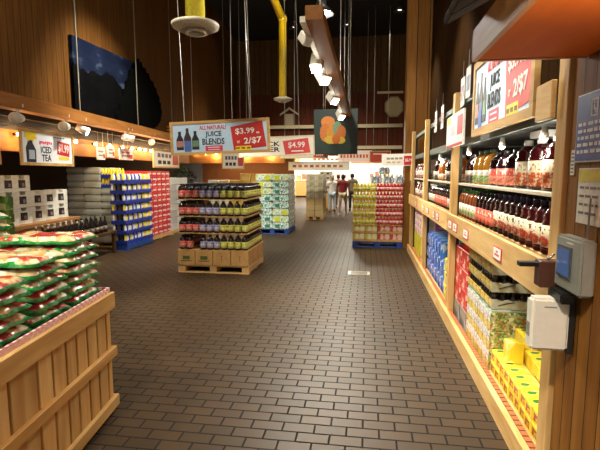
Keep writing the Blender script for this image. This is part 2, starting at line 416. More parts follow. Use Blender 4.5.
# ------------------------------------------------------------------ bottles
CAPB = flat('#151214', .35)
def bottle_kind(name, h, r, body, label, cap, lz=(.18, .55), seg=14, shoulder=.68, neck=.36, lsplit=None, grip=False):
    P = [(0, 0), (r*.86, 0), (r, .03*h), (r, lz[0]*h), (r*.985, lz[0]*h+.002), (r*.985, lz[1]*h-.002), (r, lz[1]*h)]
    if grip: P += [(r*1.0, .6*h), (r*.86, .66*h), (r*.92, .73*h), (r*.7, .82*h)]
    else: P += [(r, shoulder*h), (r*.85, shoulder*h+.09*h), (r*.6, shoulder*h+.16*h)]
    P += [(r*neck, .89*h), (r*neck, .93*h), (0, .93*h)]
    bm_ = MB().lathe(P, body, seg).mesh('bottle')
    lm = MB().lathe([(r*.98, lz[0]*h), (r*1.02, lz[0]*h+.001), (r*1.02, lz[1]*h-.001), (r*.98, lz[1]*h)], label, seg).mesh('label')
    cr = r*neck*1.25
    cm = MB().lathe([(0, .885*h), (cr, .885*h), (cr, .985*h), (cr*.9, h), (0, h)], cap, max(8, seg-4)).mesh('cap')
    return dict(name=name, body=bm_, label=lm, cap=cm)
def bottle(k, loc, label, group, rz=0, cat='bottle', parts=True):
    o = O(k['name'], k['body'], None, loc, (0, 0, rz)); tag(o, label, cat, group)
    if parts: O('label', k['label'], o); O('cap', k['cap'], o)
    return o
def label_mat(base, blot, text_c, z0, z1, fruit=True):
    """paper label: lettering lines in the upper half, fruit picture in the lower half"""
    key = ('label', base, blot, text_c, z0, z1, fruit)
    if key not in MATS:
        n = NT('paper label'); v = n.co(); p = n.sep(v)
        t = n.math('DIVIDE', n.math('SUBTRACT', p[2], z0), z1-z0)
        f = n.noise(n.co((1, 1, 1)), 45, 2)
        low = n.ramp(f, [(.4, base), (.5, blot), (.62, blot), (.7, base)])
        a = n.math('LESS_THAN', t, .5 if fruit else .12)
        g = n.noise(n.co((1, 1, .35)), 90, 2)
        line = n.math('MULTIPLY', n.math('GREATER_THAN', g, .55), n.math('MULTIPLY', n.math('GREATER_THAN', t, .58), n.math('LESS_THAN', t, .85)))
        c = n.mix(line, base, text_c); c = n.mix(a, c, low)
        MATS[key] = n.out(c, .45)
    return MATS[key]
DJ = flat('#1c0a10', .12, coat=.5); DR = flat('#3a0a12', .12, coat=.5); AMB = flat('#9a4f14', .14, coat=.5); AMBL = flat('#c8862a', .14, coat=.5)
J = {}
ph = .235
J['red'] = bottle_kind('juice_bottle', ph, .053, DJ, label_mat('#e8695a', '#f2b0a0', '#7a1c20', .05, .13), CAPB, (.12, .56), 12)
J['purple'] = bottle_kind('juice_bottle', ph, .053, DJ, label_mat('#a9a4cc', '#dcd8ea', '#3d3a6c', .05, .13), CAPB, (.12, .56), 12)
J['yellow'] = bottle_kind('juice_bottle', ph, .053, DJ, label_mat('#cfcf58', '#eceb9a', '#5c6420', .05, .13), CAPB, (.12, .56), 12)

# ------------------------------------------------------------------ shipping pallets
def pallet(x0, x1, y0, y1, label, mat=None, maty=None, h=.13, name='wooden_pallet', cat='pallet'):
    mat = mat or W_PALLET; maty = maty or W_PALLETY
    cx, cy = (x0+x1)/2, (y0+y1)/2; w, d = (x1-x0), (y1-y0)
    r = bpy.data.objects.new(name, None); COL.objects.link(r); r.location = (cx, cy, 0); tag(r, label, cat)
    n = max(4, int(d/.17))
    bw = d/n
    deck = MB().box(-w/2, w/2, -bw*.38, bw*.38, -.011, .011, mat, .003).mesh('deck_board')
    for i in range(n): O('deck_board', deck, r, (0, -d/2+bw*(i+.5), h-.011))
    bl = MB().box(-.06, .06, -d/2+.02, d/2-.02, .02, h-.022, maty, .004).mesh('stringer')
    for x in (-w/2+.06, 0, w/2-.06): O('stringer', bl, r, (x, 0, 0))
    bt = MB().box(-w/2, w/2, -.045, .045, 0, .02, mat, .003).mesh('bottom_board')
    for y in (-d/2+.06, 0, d/2-.06): O('bottom_board', bt, r, (0, y, 0))
    return r

# ---- juice pallet in the aisle
JX0, JX1, JY0, JY1 = -3.0, -1.82, 6.78, 7.82
pallet(JX0, JX1, JY0, JY1, 'pale wooden pallet under the brown cartons of juice in the aisle')
cw, cd, chh = (JX1-JX0)/4, (JY1-JY0)/3, .235
cart = MB().box(-cw/2+.004, cw/2-.004, -cd/2+.004, cd/2-.004, 0, chh, CARD, .004).mesh('carton')
tape = MB().box(-cw/2+.003, cw/2-.003, -.025, .025, 0, .0015, flat('#d8b884', .3)).mesh('tape')
logo = MB().box(-.06, .06, -.001, .001, .09, .15, flat('#4e5c2c', .7)).box(-.09, .09, -.001, .001, .06, .075, flat('#5e4423', .7)).mesh('print')
logo2 = MB().box(-.004, .004, -.001, .001, .07, .16, flat('#5e4423', .7)).box(-.02, .02, -.001, .001, .15, .158, flat('#5e4423', .7)).mesh('print')
rows = ['front', 'middle', 'rear']
for i in range(4):
    for j in range(3):
        o = O('carton', cart, None, (JX0+cw*(i+.5), JY0+cd*(j+.5), .131))
        tag(o, f'brown carton on the juice pallet, {rows[j]} row, {od(i)} from its left end', 'carton', 'brown cartons on the juice pallet')
        O('tape', tape, o, (0, 0, chh))
        if j == 0: O('print', logo if i < 2 else logo2, o, (0, -cd/2+.003, .0))
NX, NY = 10, 9
dx, dy = (JX1-JX0-.03)/NX, (JY1-JY0-.03)/NY
cols = ['red']*3+['purple']*3+['yellow']*4
cnm = {'red': 'red', 'purple': 'lavender', 'yellow': 'lime'}
tray = MB().box(JX0+.005, JX1-.005, JY0+.005, JY1-.005, 0, .012, CARD).mesh('tray')
tz0 = .131+chh+.003; tier_h = .27
for t in range(4):
    zb = tz0+t*tier_h
    o = O('cardboard_sheet', tray, None, (0, 0, zb)); tag(o, f'cardboard sheet under the {tiername(t, 4)} tier of juice bottles on the pallet', 'cardboard sheet', 'sheets between juice tiers')
    zb += .014
    miss = {(2, 0)} if t == 0 else set()
    for i in range(NX):
        for j in range(NY):
            if t < 3 and not (j == 0 or i == NX-1 or i == 0): continue
            if (i, j) in miss: continue
            kc = cols[i]
            w_ = f'{cnm[kc]}-labelled juice bottle'
            if j == 0: lb = f'{w_}, {od(i)} from left in front row of the pallet\'s {tiername(t, 4)} tier'
            elif i == NX-1: lb = f'{w_} on the aisle side, {od(j)} from front, {tiername(t, 4)} tier of pallet'
            elif i == 0: lb = f'{w_} on the left side, {od(j)} from front, {tiername(t, 4)} tier of pallet'
            else: lb = f'{w_} inside the top tier, row {ORD[j]}, {od(i)} across from the left'
            bottle(J[kc], (JX0+.015+dx*(i+.5), JY0+.015+dy*(j+.5), zb), lb, 'juice bottles on the pallet', R.uniform(0, 6))

# ---- water pallet behind it
BP = dict(mat=BLUEPLASTIC, maty=BLUEPLASTIC, name='plastic_pallet')
WX0, WX1, WY0, WY1 = -2.88, -2.0, 11.5, 12.6
pallet(WX0, WX1, WY0, WY1, 'blue pallet under the tall stack of green and white water packs', **BP)
def pack_me(w, d, h, mat, r=.02):
    return MB().box(-w/2, w/2, -d/2, d/2, 0, h, mat, r).mesh('pack')
WPM = [printed('#d4e2de', ['#f4f8f6', '#4a9a80', '#8fc4b0', '#e4efe8', '#6a909a'], 42, .66, .25, (1, 1, .8), .3),
       printed('#d8e6de', ['#f4f8f6', '#4a9a80', '#d3dc3e', '#e4efe8', '#a8cfc0'], 40, .66, .25, (1, 1, .8), .3)]
ww, wd, wh = (WX1-WX0)/2, (WY1-WY0)/4, .18
wp = [pack_me(ww-.012, wd-.008, wh-.004, m) for m in WPM]
lab = MB().box(-.07, .07, -.003, .003, .02, .15, flat('#c9d43c', .35)).mesh('panel')
lab2 = MB().box(-.06, .06, -.003, .003, .04, .13, flat('#2a7a60', .35)).mesh('panel')
for t in range(8):
    for i in range(2):
        for j in range(4):
            if not (j == 0 or i == 1 or i == 0 or t == 7): continue
            m = R.random() < .4
            o = O('water_pack', wp[m], None, (WX0+ww*(i+.5), WY0+wd*(j+.5), .132+t*wh))
            side = 'left' if i == 0 else 'right'
            tag(o, f'green and white water pack, {tiername(t, 8)} tier, {side} column, {od(j)} row from front', 'water pack', 'water packs on blue pallet')
            if j == 0:
                O('label', lab if m else lab2, o, ((.1 if R.random() < .5 else -.08), -wd/2+.003, 0))

# ---- jar pallet: yellow and red jars
KX0, KX1, KY0, KY1 = -.29, .83, 9.7, 10.6
KX1 = .77
pallet(KX0, KX1, KY0, KY1, 'blue pallet under the yellow and red jars by the wooden column', **BP)
NJ = 15; jd = (KX1-KX0)/NJ
def jar_kind(col, lidc, lab):
    r = jd*.48; h = .165
    b_ = MB().lathe([(0, 0), (r*.9, 0), (r, .02), (r, .11), (r*.7, .135), (r*.62, .14), (0, .14)], col, 10).mesh('jar')
    return dict(name='juice_jar', body=b_, label=MB().lathe([(r*.98, .03), (r*1.03, .031), (r*1.03, .09), (r*.98, .091)], lab, 10).mesh('label'),
                cap=MB().lathe([(0, .13), (r*.72, .13), (r*.72, .16), (0, h)], lidc, 10).mesh('cap'))
JY = jar_kind(flat('#c9b02a', .25), flat('#e8d24a', .4), label_mat('#d8dc8c', '#a9b23a', '#7c7a20', .03, .09))
JR = jar_kind(flat('#b8222a', .25), flat('#d8383c', .4), label_mat('#e8c4bc', '#c02a34', '#9a1c28', .03, .09))
sheet = MB().box(KX0, KX1, KY0, KY1, 0, .01, CARD).mesh('sheet')
tzs = []
z = .132
traym = MB().box(-jd*3.7/2, jd*3.7/2, -.2, .2, 0, .045, CARD, .004).mesh('tray')
tlid = MB().box(-jd*3.6/2, jd*3.6/2, -.19, .19, .045, .17, printed('#d8cf9a', ['#e4e0b0', '#c9b84a', '#efe6cc'], 18, .8, .3, (1, 1, .4)), .01).mesh('wrap')
tlid2 = MB().box(-jd*3.6/2, jd*3.6/2, -.19, .19, .045, .17, printed('#cf8a7a', ['#e6c0b0', '#b8423a', '#efd6cc'], 18, .8, .3, (1, 1, .4)), .01).mesh('wrap')
for t in range(2):
    for i in range(4):
        for j in range(2):
            o = O('tray_pack', traym, None, (KX0+(KX1-KX0)/4*(i+.5), KY0+.22+.45*j, z))
            tag(o, f'cardboard tray of wrapped jars, {tiername(t, 2)} layer, {od(i)} from left, {rows[j] if j==0 else "rear"} row', 'tray', 'trays of jars on the blue pallet')
            O('wrap', tlid if i < 2 else tlid2, o)
    z += .178
JH = .178
for t in range(5):
    o = O('cardboard_sheet', sheet, None, (0, 0, z)); tag(o, f'cardboard sheet under the {tiername(t, 5)} tier of yellow and red jars', 'cardboard sheet', 'sheets between jar tiers')
    for i in range(NJ):
        for j in range(2 if t < 4 else 4):
            k_ = JY if i < 7 else JR
            nm = 'yellow' if i < 7 else 'red'
            bottle(k_, (KX0+jd*(i+.5), KY0+.04+j*jd*1.05, z+.011), f'{nm} jar, {od(i)} from left, {od(j)} row back, {tiername(t, 5)} tier of jar pallet', 'jars on the blue pallet', R.uniform(0, 6), 'jar')
    z += JH
# clear water packs on top
CLR = printed('#8a9aa4', ['#c4d0d8', '#5c6c78', '#e6eef2', '#7888a0'], 40, .8, .15, (1, 1, .35), .4)
cp = MB().box(-.12, .12, -.13, .13, 0, .14, CLR, .02)
cpm = cp.mesh('pack')
capm = MB().lathe([(0, 0), (.03, 0), (.03, .02), (.014, .045), (.014, .06), (0, .06)], flat('#b8c4cc', .2), 8).mesh('bottle_top')
for i in range(3):
    o = O('water_pack', cpm, None, (.2+.255*i-.0, KY0+.22, z+.002)); tag(o, f'clear shrink-wrapped bottle pack on top of the red jars, {od(i)} from left', 'water pack', 'clear packs on the jar pallet')
    for a in range(3):
        O('bottle_top', capm, o, (-.08+.08*a, -.08, .14))
o = O('water_pack', cpm, None, (.36, KY0+.22, z+.21)); tag(o, 'clear shrink-wrapped bottle pack lying uppermost on the jar pallet', 'water pack')
o.location.z = z+.205

# ------------------------------------------------------------------ pallets along the left wall
# grey drink cases
GM = [flat(c, .6, var=.1, scale=6) for c in ('#a6aaa4', '#b4b7b0', '#9a9e98', '#bcbeb6')]
GX0, GY0 = -6.62, 8.9
pallet(-6.4, -5.23, 8.9, 9.75, 'wooden pallet under the wall of grey drink cases', h=.11)
gme = [pack_me(.386, .415, .137, m, .012) for m in GM]
gst = MB().box(-.19, .19, -.001, .001, .045, .1, flat('#b9bab0', .6)).mesh('print_band')
for t in range(11):
    for i in range(3):
        for j in range(2):
            if i == 2 and t >= 8: continue
            o = O('drink_case', R.choice(gme), None, (-6.2+.392*i, 8.9+.21+.42*j+R.uniform(-.002, .002), .112+t*.147))
            tag(o, f'grey drink case, {tiername(t, 11)} tier, {od(i)} column from the wall, {"front" if j == 0 else "rear"} row', 'drink case', 'grey cases on the left')
            if j == 0: O('print_band', gst, o, (0, -.2085, 0))
# blue drink packs with yellow and white bottles
BLUEP = flat('#1c2f8c', .4); BLUED = flat('#141f5c', .4)
YB = printed('#e8d23a', ['#f2e25a', '#f4f0dc', '#d8b82a'], 20, .7, .3)
def tray_pack_me(nn, w, d):
    b_ = MB(); pts = [(-w/2, 0)]
    st = w/nn
    for k in range(nn): pts += [(-w/2+st*k, .085), (-w/2+st*(k+.5), .055)]
    pts += [(w/2, .085), (w/2, 0)]
    b_.prism(pts[1:] if False else [(-w/2, 0)]+pts[1:], -d/2, -d/2+.012, BLUEP); b_.box(-w/2, w/2, -d/2+.012, d/2, 0, .045, BLUEP)
    b_.box(-w/2, -w/2+.012, -d/2+.012, d/2, .045, .075, BLUEP); b_.box(w/2-.012, w/2, -d/2+.012, d/2, .045, .075, BLUEP)
    return b_.mesh('tray')
PW, PD = .385, .33
tp_me = tray_pack_me(6, PW, PD)
bsm = {}
for nm, c in (('yellow', '#e6cf3c'), ('white', '#d9dbe0'), ('blue', '#22359a')):
    bsm[nm] = MB().lathe([(0, 0), (.028, 0), (.03, .01), (.03, .1), (.014, .135), (.014, .155), (0, .155)], flat(c, .3), 8).mesh('bottle')
def blue_pack(x, y, z, lb, rz, kinds, nb=6):
    o = O('bottle_pack', tp_me, None, (x, y, z), (0, 0, rz)); tag(o, lb, 'drink pack', 'blue drink packs on the left')
    for k in range(nb):
        for q in range(2):
            O('bottle', bsm[kinds[k % len(kinds)]], o, (-PW/2+PW/6*(k+.5), -PD/2+.045+q*.24, .047))
pallet(-5.21, -4.87, 8.55, 9.72, 'blue pallet under the stack of blue drink packs', **BP)
for t in range(7):
    for i in range(3):
        z = .132+t*.208
        ks = [['yellow', 'white', 'blue'], ['white', 'blue', 'white'], ['white', 'yellow', 'blue']][(t+i) % 3] if i < 2 else ['yellow', 'yellow', 'white']
        blue_pack(-4.87-.168, 8.56+.193+.389*i, z, f'blue drink pack in the aisle stack, {tiername(t, 7)} tier, {od(i)} from the camera end', PI/2, ks)
for t in range(2):
    blue_pack(-5.42, 9.08, 1.29+t*.208, f'blue pack of yellow bottles on the grey cases, {"lower" if t == 0 else "upper"} of two', 0, ['yellow'])
# red soda cases
RM = printed('#d8342c', ['#e8463a', '#f0d8d4', '#c42a28', '#ea5a50'], 9, .45, .35, (1, 1, 1.6))
RM2 = printed('#d02c30', ['#d8343a', '#f4e4e0', '#b81e24'], 7, .4, .35, (1, 1.4, 1.6))
rme = [pack_me(.4, .235, .126, m, .006) for m in (RM, RM2)]
strip = MB().box(.1985, .2015, -.08, .08, .045, .08, flat('#f2dcd6', .4)).mesh('print_band')
pallet(-5.84, -4.98, 9.76, 10.96, 'wooden pallet under the red soda cases', h=.11)
for t in range(12):
    for j in range(5):
        for i in range(2):
            o = O('soda_case', R.choice(rme), None, (-5.19-.405*(1-i), 9.88+.238*j, .112+t*.128))
            tag(o, f'red soda case, {tiername(t, 12)} tier, {od(j)} from the blue packs, ' + ('aisle side' if i else 'wall side'), 'soda case', 'red soda cases on the left')
            if i: O('print_band', strip, o)
# grey-white cases beyond
wme = [pack_me(.45, .36, .168, m, .008) for m in (flat('#c4c0b8', .6, var=.08, scale=6), flat('#b2aea8', .6, var=.08, scale=6))]
pallet(-5.9, -4.98, 11.0, 12.15, 'wooden pallet under the pale cases beyond the red soda', h=.11)
for t in range(8):
    for j in range(3):
        for i in range(2):
            o = O('drink_case', R.choice(wme), None, (-5.22-.455*(1-i), 11.2+.365*j, .112+t*.17))
            tag(o, f'pale drink case beyond the red soda, {tiername(t, 8)} tier, {od(j)} along, ' + ('aisle side' if i else 'wall side'), 'drink case', 'pale cases beyond the red soda')

# ---- white gift boxes on a wooden table in the alcove
b = bpy.data.objects.new('display_table', None); COL.objects.link(b); b.location = (-5.95, 7.35, 0); b.rotation_euler = (0, 0, SK); tag(b, 'brown wooden table in the alcove carrying the white bottle boxes', 'table')
O('tabletop', MB().box(-.45, .35, -1.35, .9, .68, .74, wood('#7a5230', '#a67a4c', 'y')).mesh('top'), b)
O('apron', MB().box(.28, .33, -1.3, .85, .6, .68, wood('#7a5230', '#a67a4c', 'y')).mesh('apron'), b)
legm = MB().box(-.035, .035, -.035, .035, 0, .68, wood('#6a4426', '#8e6238', 'z'), .004).mesh('leg')
for x in (-.38, .27):
    for y in (-1.27, .82): O('leg', legm, b, (x, y, 0))
WBX = flat('#d2d2ca', .6, var=.1, scale=25)
def gbox():
    m = MB(); pts = [(-.15, 0), (.15, 0), (.15, .27), (.06, .27), (.045, .21), (-.045, .21), (-.06, .27), (-.15, .27)]
    m.prism(pts, -.11, .11, WBX); return m.mesh('box')
gb = gbox()
gpic = MB().box(-.07, .06, -.004, 0, .06, .19, flat('#2a2224', .5)).box(-.005, .04, -.005, 0, .08, .14, flat('#7c7470', .5)).mesh('picture')
n_ = 0
for c, (yy, top) in enumerate([(-1.15, 3), (-.82, 3), (-.49, 3), (-.1, 2), (.25, 2), (.6, 2)]):
    for t in range(top):
        p = Matrix.Rotation(SK, 4, 'Z') @ Vector((.05, yy, 0))
        o = O('bottle_box', gb, None, (-5.95+p.x, 7.35+p.y, .742+.275*t), (0, 0, PI/2+SK-.25)); tag(o, f'white bottle box with notched top, {tiername(t, top)} of stack {ORD[c]} from the camera end of table', 'box', 'white bottle boxes in the alcove')
        O('picture', gpic, o, (0, -.11, 0))
# low table in front with wine bottles
b = bpy.data.objects.new('display_table', None); COL.objects.link(b); b.location = (-5.2, 7.4, 0); b.rotation_euler = (0, 0, SK); tag(b, 'low dark wooden table of wine bottles in front of the white boxes', 'table')
O('tabletop', MB().box(-.3, .3, -1.2, 1.0, .4, .45, wood('#3a2616', '#5a3c22', 'y')).mesh('top'), b)
for x in (-.25, .25):
    for y in (-1.12, .92): O('leg', MB().box(-.03, .03, -.03, .03, 0, .4, wood('#3a2616', '#5a3c22', 'z')).mesh('leg'), b, (x, y, 0))
WB = bottle_kind('wine_bottle', .31, .04, flat('#171012', .12, coat=.4), flat('#8a7f74', .5), flat('#d8d4cc', .4), (.15, .4), 10, .55, .36)
WB2 = bottle_kind('wine_bottle', .31, .04, flat('#171012', .12, coat=.4), flat('#8a7f74', .5), flat('#1c1416', .4), (.15, .4), 10, .55, .36)
for i in range(12):
    for j in range(2):
        p = Matrix.Rotation(SK, 4, 'Z') @ Vector((.18-.2*j, -1.08+.165*i, .452))
        bottle(WB if i < 7 else WB2, (-5.2+p.x, 7.4+p.y, p.z), ('white-capped' if i < 10 else 'dark-capped')+f' wine bottle on the low table, {od(i)} from the near end, '+('front row' if j == 0 else 'rear row'), 'wine bottles on the low table')
# tall narrow show stand at the left edge: green jar column beside blue-white cartons
gj = [pack_me(.13, .14, .17, printed('#6f8f3a', ['#b8c25a', '#d8d88a', '#3f6a2a', '#8aa648'], 10, .75, .4), .01)]
wb_ = pack_me(.42, .3, .155, printed('#c8d6e2', ['#dfe8f0', '#b4c6d8', '#eef2f6'], 6, .8, .5), .006)
pallet(-4.95, -4.33, 4.85, 5.25, 'wooden pallet under the green jar cases at the left edge', h=.11)
for t in range(7):
    o = O('jar_case', gj[0], None, (-4.46, 5.0, .112+t*.172+.0)); tag(o, f'green and yellow jar case at the far left, {tiername(t, 7)} of its column', 'jar case', 'green jar cases at left edge')
for t in range(7):
    o = O('carton', wb_, None, (-4.745, 5.02, .112+t*.158)); tag(o, f'pale blue carton beside the green jar cases, {tiername(t, 7)} of its column', 'carton', 'pale blue cartons at left edge')
o = O('jar_case', gj[0], None, (-4.745, 5.02, .112+7*.158+.002)); tag(o, 'green jar case lying on top of the pale blue cartons', 'jar case')

# ------------------------------------------------------------------ wooden bin of snack bags
BA = rad(7.5)
BO = Vector((-1.67, 2.69, 0))
root = bpy.data.objects.new('wooden_bin', None); COL.objects.link(root); root.location = BO; root.rotation_euler = (0, 0, BA)
tag(root, 'large slatted wooden bin holding the snack bags beside the aisle', 'bin')
# local frame: x negative into the bin (width), y negative towards the camera (length)
BL_, BW_ = 1.5, 1.15
y = -.015; i = 0
wds = [.07, .125, .125, .125, .11, .13, .13, .21, .13, .12, .14, .1]
for w in wds:
    b = MB().box(-.022, 0, y-w+.018, y, .03, .72, W_BIN, .003); O('slat', b.mesh('slat'), root); y -= w
for x0 in [-.1-.14*k for k in range(8)]:
    O('slat', MB().box(x0-.12, x0, -.03, -.008, .03, .72, W_BIN, .003).mesh('slat'), root)
    O('slat', MB().box(x0-.12, x0, -BL_+.008, -BL_+.03, .03, .72, W_BIN, .003).mesh('slat'), root)
for z0, z1, nm in ((.71, .82, 'top_board'), (.385, .45, 'middle_board'), (.035, .11, 'bottom_board')):
    O(nm, MB().box(0, .028, -BL_, .012, z0, z1, W_BINY, .004).mesh(nm), root)
    O(nm, MB().box(-BW_, 0, -.008, .012, z0, z1, W_BINX, .004).mesh(nm), root)
    O(nm, MB().box(-BW_, 0, -BL_-.012, -BL_+.008, z0, z1, W_BINX, .004).mesh(nm), root)
    O(nm, MB().box(-BW_-.028, -BW_, -BL_, .012, z0, z1, W_BINY, .004).mesh(nm), root)
for x, y in ((-.05, -.08), (-BW_+.06, -.08), (-.05, -BL_+.08), (-BW_+.06, -BL_+.08)):
    O('foot', MB().box(x-.05, x+.05, y-.05, y+.06, 0, .1, W_BIN, .004).mesh('foot'), root)
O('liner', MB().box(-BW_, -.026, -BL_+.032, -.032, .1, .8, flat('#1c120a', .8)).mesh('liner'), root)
n = NT('gingham'); v = n.co()
ck = n.n.new('ShaderNodeTexChecker'); ck.inputs['Scale'].default_value = 42; n.l.new(v, ck.inputs[0])
ck.inputs['Color1'].default_value = lin('#f1e6e2'); ck.inputs['Color2'].default_value = lin('#d0656a')
GING = n.out(ck.outputs['Color'], .7)
b = MB().box(-.012, .0, -BL_, 0, .8, .85, GING).box(-BW_, -.012, -.012, 0, .8, .85, GING).box(-BW_, -.012, -BL_, -BL_+.012, .8, .85, GING)
O('gingham_trim', b.mesh('trim'), root)
# the bags
def bag_mat(seed):
    n = NT('snack bag'); v = n.co(loc=(seed*3.1, seed*1.7, 0)); p = n.sep(n.co())
    f = n.noise(v, 9, 3)
    nuts = n.voro(v, 34, 'Distance'); vc = n.sep(n.voro(v, 34))
    nut = n.ramp(vc[0], [(0, '#c8965a'), (.4, '#e0b87c'), (.7, '#f0dab0')])
    red = n.mix(n.ramp(n.noise(v, 7, 2), [(.52, '#000000'), (.56, '#ffffff')]), nut, '#c43a34')
    red = n.mix(n.ramp(n.noise(n.co(loc=(seed, 4, 2)), 10, 2), [(.6, '#000000'), (.64, '#ffffff')]), red, '#f2e8da')
    green = n.ramp(n.noise(v, 22, 3), [(.3, '#147a34'), (.5, '#2a9a4a'), (.68, '#74c48a')])
    ex = n.math('MAXIMUM', n.math('MULTIPLY', n.math('ABSOLUTE', p[1]), 1/.15), n.math('MULTIPLY', n.math('ABSOLUTE', p[0]), 1/.255))
    e3 = n.math('MAXIMUM', n.math('LESS_THAN', p[2], n.math('MULTIPLY_ADD', f, .024, -.012)), n.math('GREATER_THAN', n.math('ADD', n.math('MULTIPLY', ex, .5), f), 1.04))
    return n.out(n.mix(e3, red, green), .22, bump=n.noise(v, 40, 3), bs=.5, coat=.3)
BMATS = [bag_mat(k) for k in range(4)]
def bag_me(seed):
    rr = random.Random(seed); b_ = bmesh.new(); NXg, NYg = 16, 12
    top, bot = {}, {}
    ph = [rr.uniform(0, 6) for _ in range(6)]
    for i in range(NXg+1):
        for j in range(NYg+1):
            u, v = -1+2*i/NXg, -1+2*j/NYg
            # pinch the sides in a little, thin out to the seams
            e = max(0, (1-abs(u)**6))*max(0, (1-abs(v)**6)); e = e**.27
            lump = .8+.2*math.sin(5*u+ph[0])*math.sin(4*v+ph[1])+.1*math.sin(11*u+ph[2]+5*v)
            x = u*.25*(1-.05*(1-abs(v))**1); y = v*.165*(1-.07*math.cos(u*PI/2))
            x += .008*math.sin(9*v+ph[3])*abs(u)**3; y += .007*math.sin(8*u+ph[4])*abs(v)**3
            h = -.017+(.017+.029*lump)*e
            on = i in (0, NXg) or j in (0, NYg)
            top[i, j] = b_.verts.new((x, y, h))
            bot[i, j] = top[i, j] if on else b_.verts.new((x, y, -.017-.01*e))
    for i in range(NXg):
        for j in range(NYg):
            q = [(i, j), (i+1, j), (i+1, j+1), (i, j+1)]
            for d, s in ((top, 1), (bot, -1)):
                vs = []
                for k in q[::s]:
                    if d[k] not in vs: vs.append(d[k])
                try: f = b_.faces.new(vs); f.smooth = True
                except ValueError: pass
    bmesh.ops.recalc_face_normals(b_, faces=b_.faces[:])
    me = bpy.data.meshes.new('bag'); b_.to_mesh(me); b_.free(); me.materials.append(BMATS[seed % 4]); return me
BAGS = [bag_me(k) for k in range(8)]
Mb = Matrix.Translation(BO) @ Matrix.Rotation(BA, 4, 'Z')
def bag(lx, ly, z, rz, lb, tilt=(0, 0), grp='snack bags in the wooden bin'):
    p = Mb @ Vector((lx, ly, z))
    o = O('snack_bag', BAGS[R.randrange(8)], None, p, (tilt[0], tilt[1], BA+rz)); tag(o, lb, 'snack bag', grp); return o
counts = [7, 6, 5, 4]
depth = ['aisle side', 'middle', 'far side']
for c in range(4):
    for d in range(2):
        for t in range(counts[c]+([2, 1, 0, 0][c] if d == 1 else 0)):
            n_ = counts[c]+([2, 1, 0, 0][c] if d == 1 else 0)
            bag(-.29-.55*d+R.uniform(-.006, .006), -.195-.36*c+R.uniform(-.004, .004), .85+.06*t, R.uniform(-.012, .012),
                f'green-edged snack bag, {tiername(t, n_)} layer, {od(c)} stack from the far end, {depth[d]} of bin')

# ------------------------------------------------------------------ wooden product rack on the right
FX = .88
rk = bpy.data.objects.new('product_rack', None); COL.objects.link(rk); rk.location = (FX, 2.2, 0)
tag(rk, 'long wooden and steel product rack along the right side of the aisle', 'rack')
YE = 9.45
def rp(name, x0, x1, y0, y1, z0, z1, m, bev=.003):
    return O(name, MB().box(x0-FX, x1-FX, y0-2.2, y1-2.2, z0, z1, m, bev).mesh(name), rk)
posts = [2.28, 4.98, 7.33, 9.38]
for i, y in enumerate(posts):
    rp('post', .885, .95, y-.055, y+.055, 0, 2.42 if i else 2.3, W_LIGHT)
    b = MB().box(.96-FX, 1.0-FX, y+.06-2.2, y+.12-2.2, 0, 2.38, STEEL)
    for k in range(22): b.box(.955-FX, .962-FX, y+.08-2.2, y+.1-2.2, .2+k*.095, .25+k*.095, DARK)
    O('upright', b.mesh('upright'), rk)
    rp('upright', 1.86, 1.9, y-.03, y+.03, 0, 2.38, STEEL)
for y0, y1 in ((2.22, 4.98), (4.98, 7.33), (7.33, YE)):
    rp('rail', .855, .884, y0+.003, y1-.003, .985, 1.18, W_LIGHTY)
    rp('kick_board', .845, .884, y0+.003, y1-.003, 0, .14, W_LIGHTY)
    rp('deck', .955, 1.85, y0+.13, y1-.06, 1.13, 1.16, W_LIGHTY)
    rp('base_deck', .955, 1.85, y0+.13, y1-.06, .05, .09, W_LIGHTY)
    rp('wire_shelf', .955, 1.85, y0+.13, y1-.06, 1.485, 1.497, flat('#b8ae98', .4, .3))
    rp('shelf_lip', .945, .955, y0+.06, y1-.06, 1.475, 1.5, flat('#cfc6b0', .4, .2))
    rp('cross_beam', .955, 1.0, y0+.13, y1-.06, 1.87, 1.95, STEEL)
    rp('cross_beam', .955, 1.0, y0+.13, y1-.06, 2.28, 2.34, STEEL)
    rp('top_deck', 1.0, 1.85, y0+.13, y1-.06, 1.87, 1.9, flat('#3c3a36', .6))
rp('back_panel', 1.9, 1.93, 2.21, YE, 0, 2.3, flat('#33241a', .8))
rp('end_panel', .97, 1.9, 2.21, 2.25, 0, 2.3, wood('#5a3a1e', '#80552c', 'z'))
n = NT('edge lattice'); v = n.co(); bt = n.n.new('ShaderNodeTexBrick'); bt.offset = 0
for k_, x in (('Scale', 1), ('Brick Width', .1), ('Row Height', .055), ('Mortar Size', .008), ('Mortar Smooth', 0), ('Bias', 0)): bt.inputs[k_].default_value = x
bt.inputs['Color1'].default_value = lin('#c96a32'); bt.inputs['Color2'].default_value = lin('#b85c2a'); bt.inputs['Mortar'].default_value = lin('#4a2412'); n.l.new(v, bt.inputs['Vector'])
LATT = n.out(bt.outputs['Color'], .6)
O('edge_mat', MB().box(.885-FX, .922-FX, .06, 7.2, .09, .135, LATT).mesh('edge_mat'), rk)
O('beam_end', MB().box(-.022, .004, .14, .34, 1.86, 2.04, W_LIGHTY, .004).mesh('beam_end'), rk)
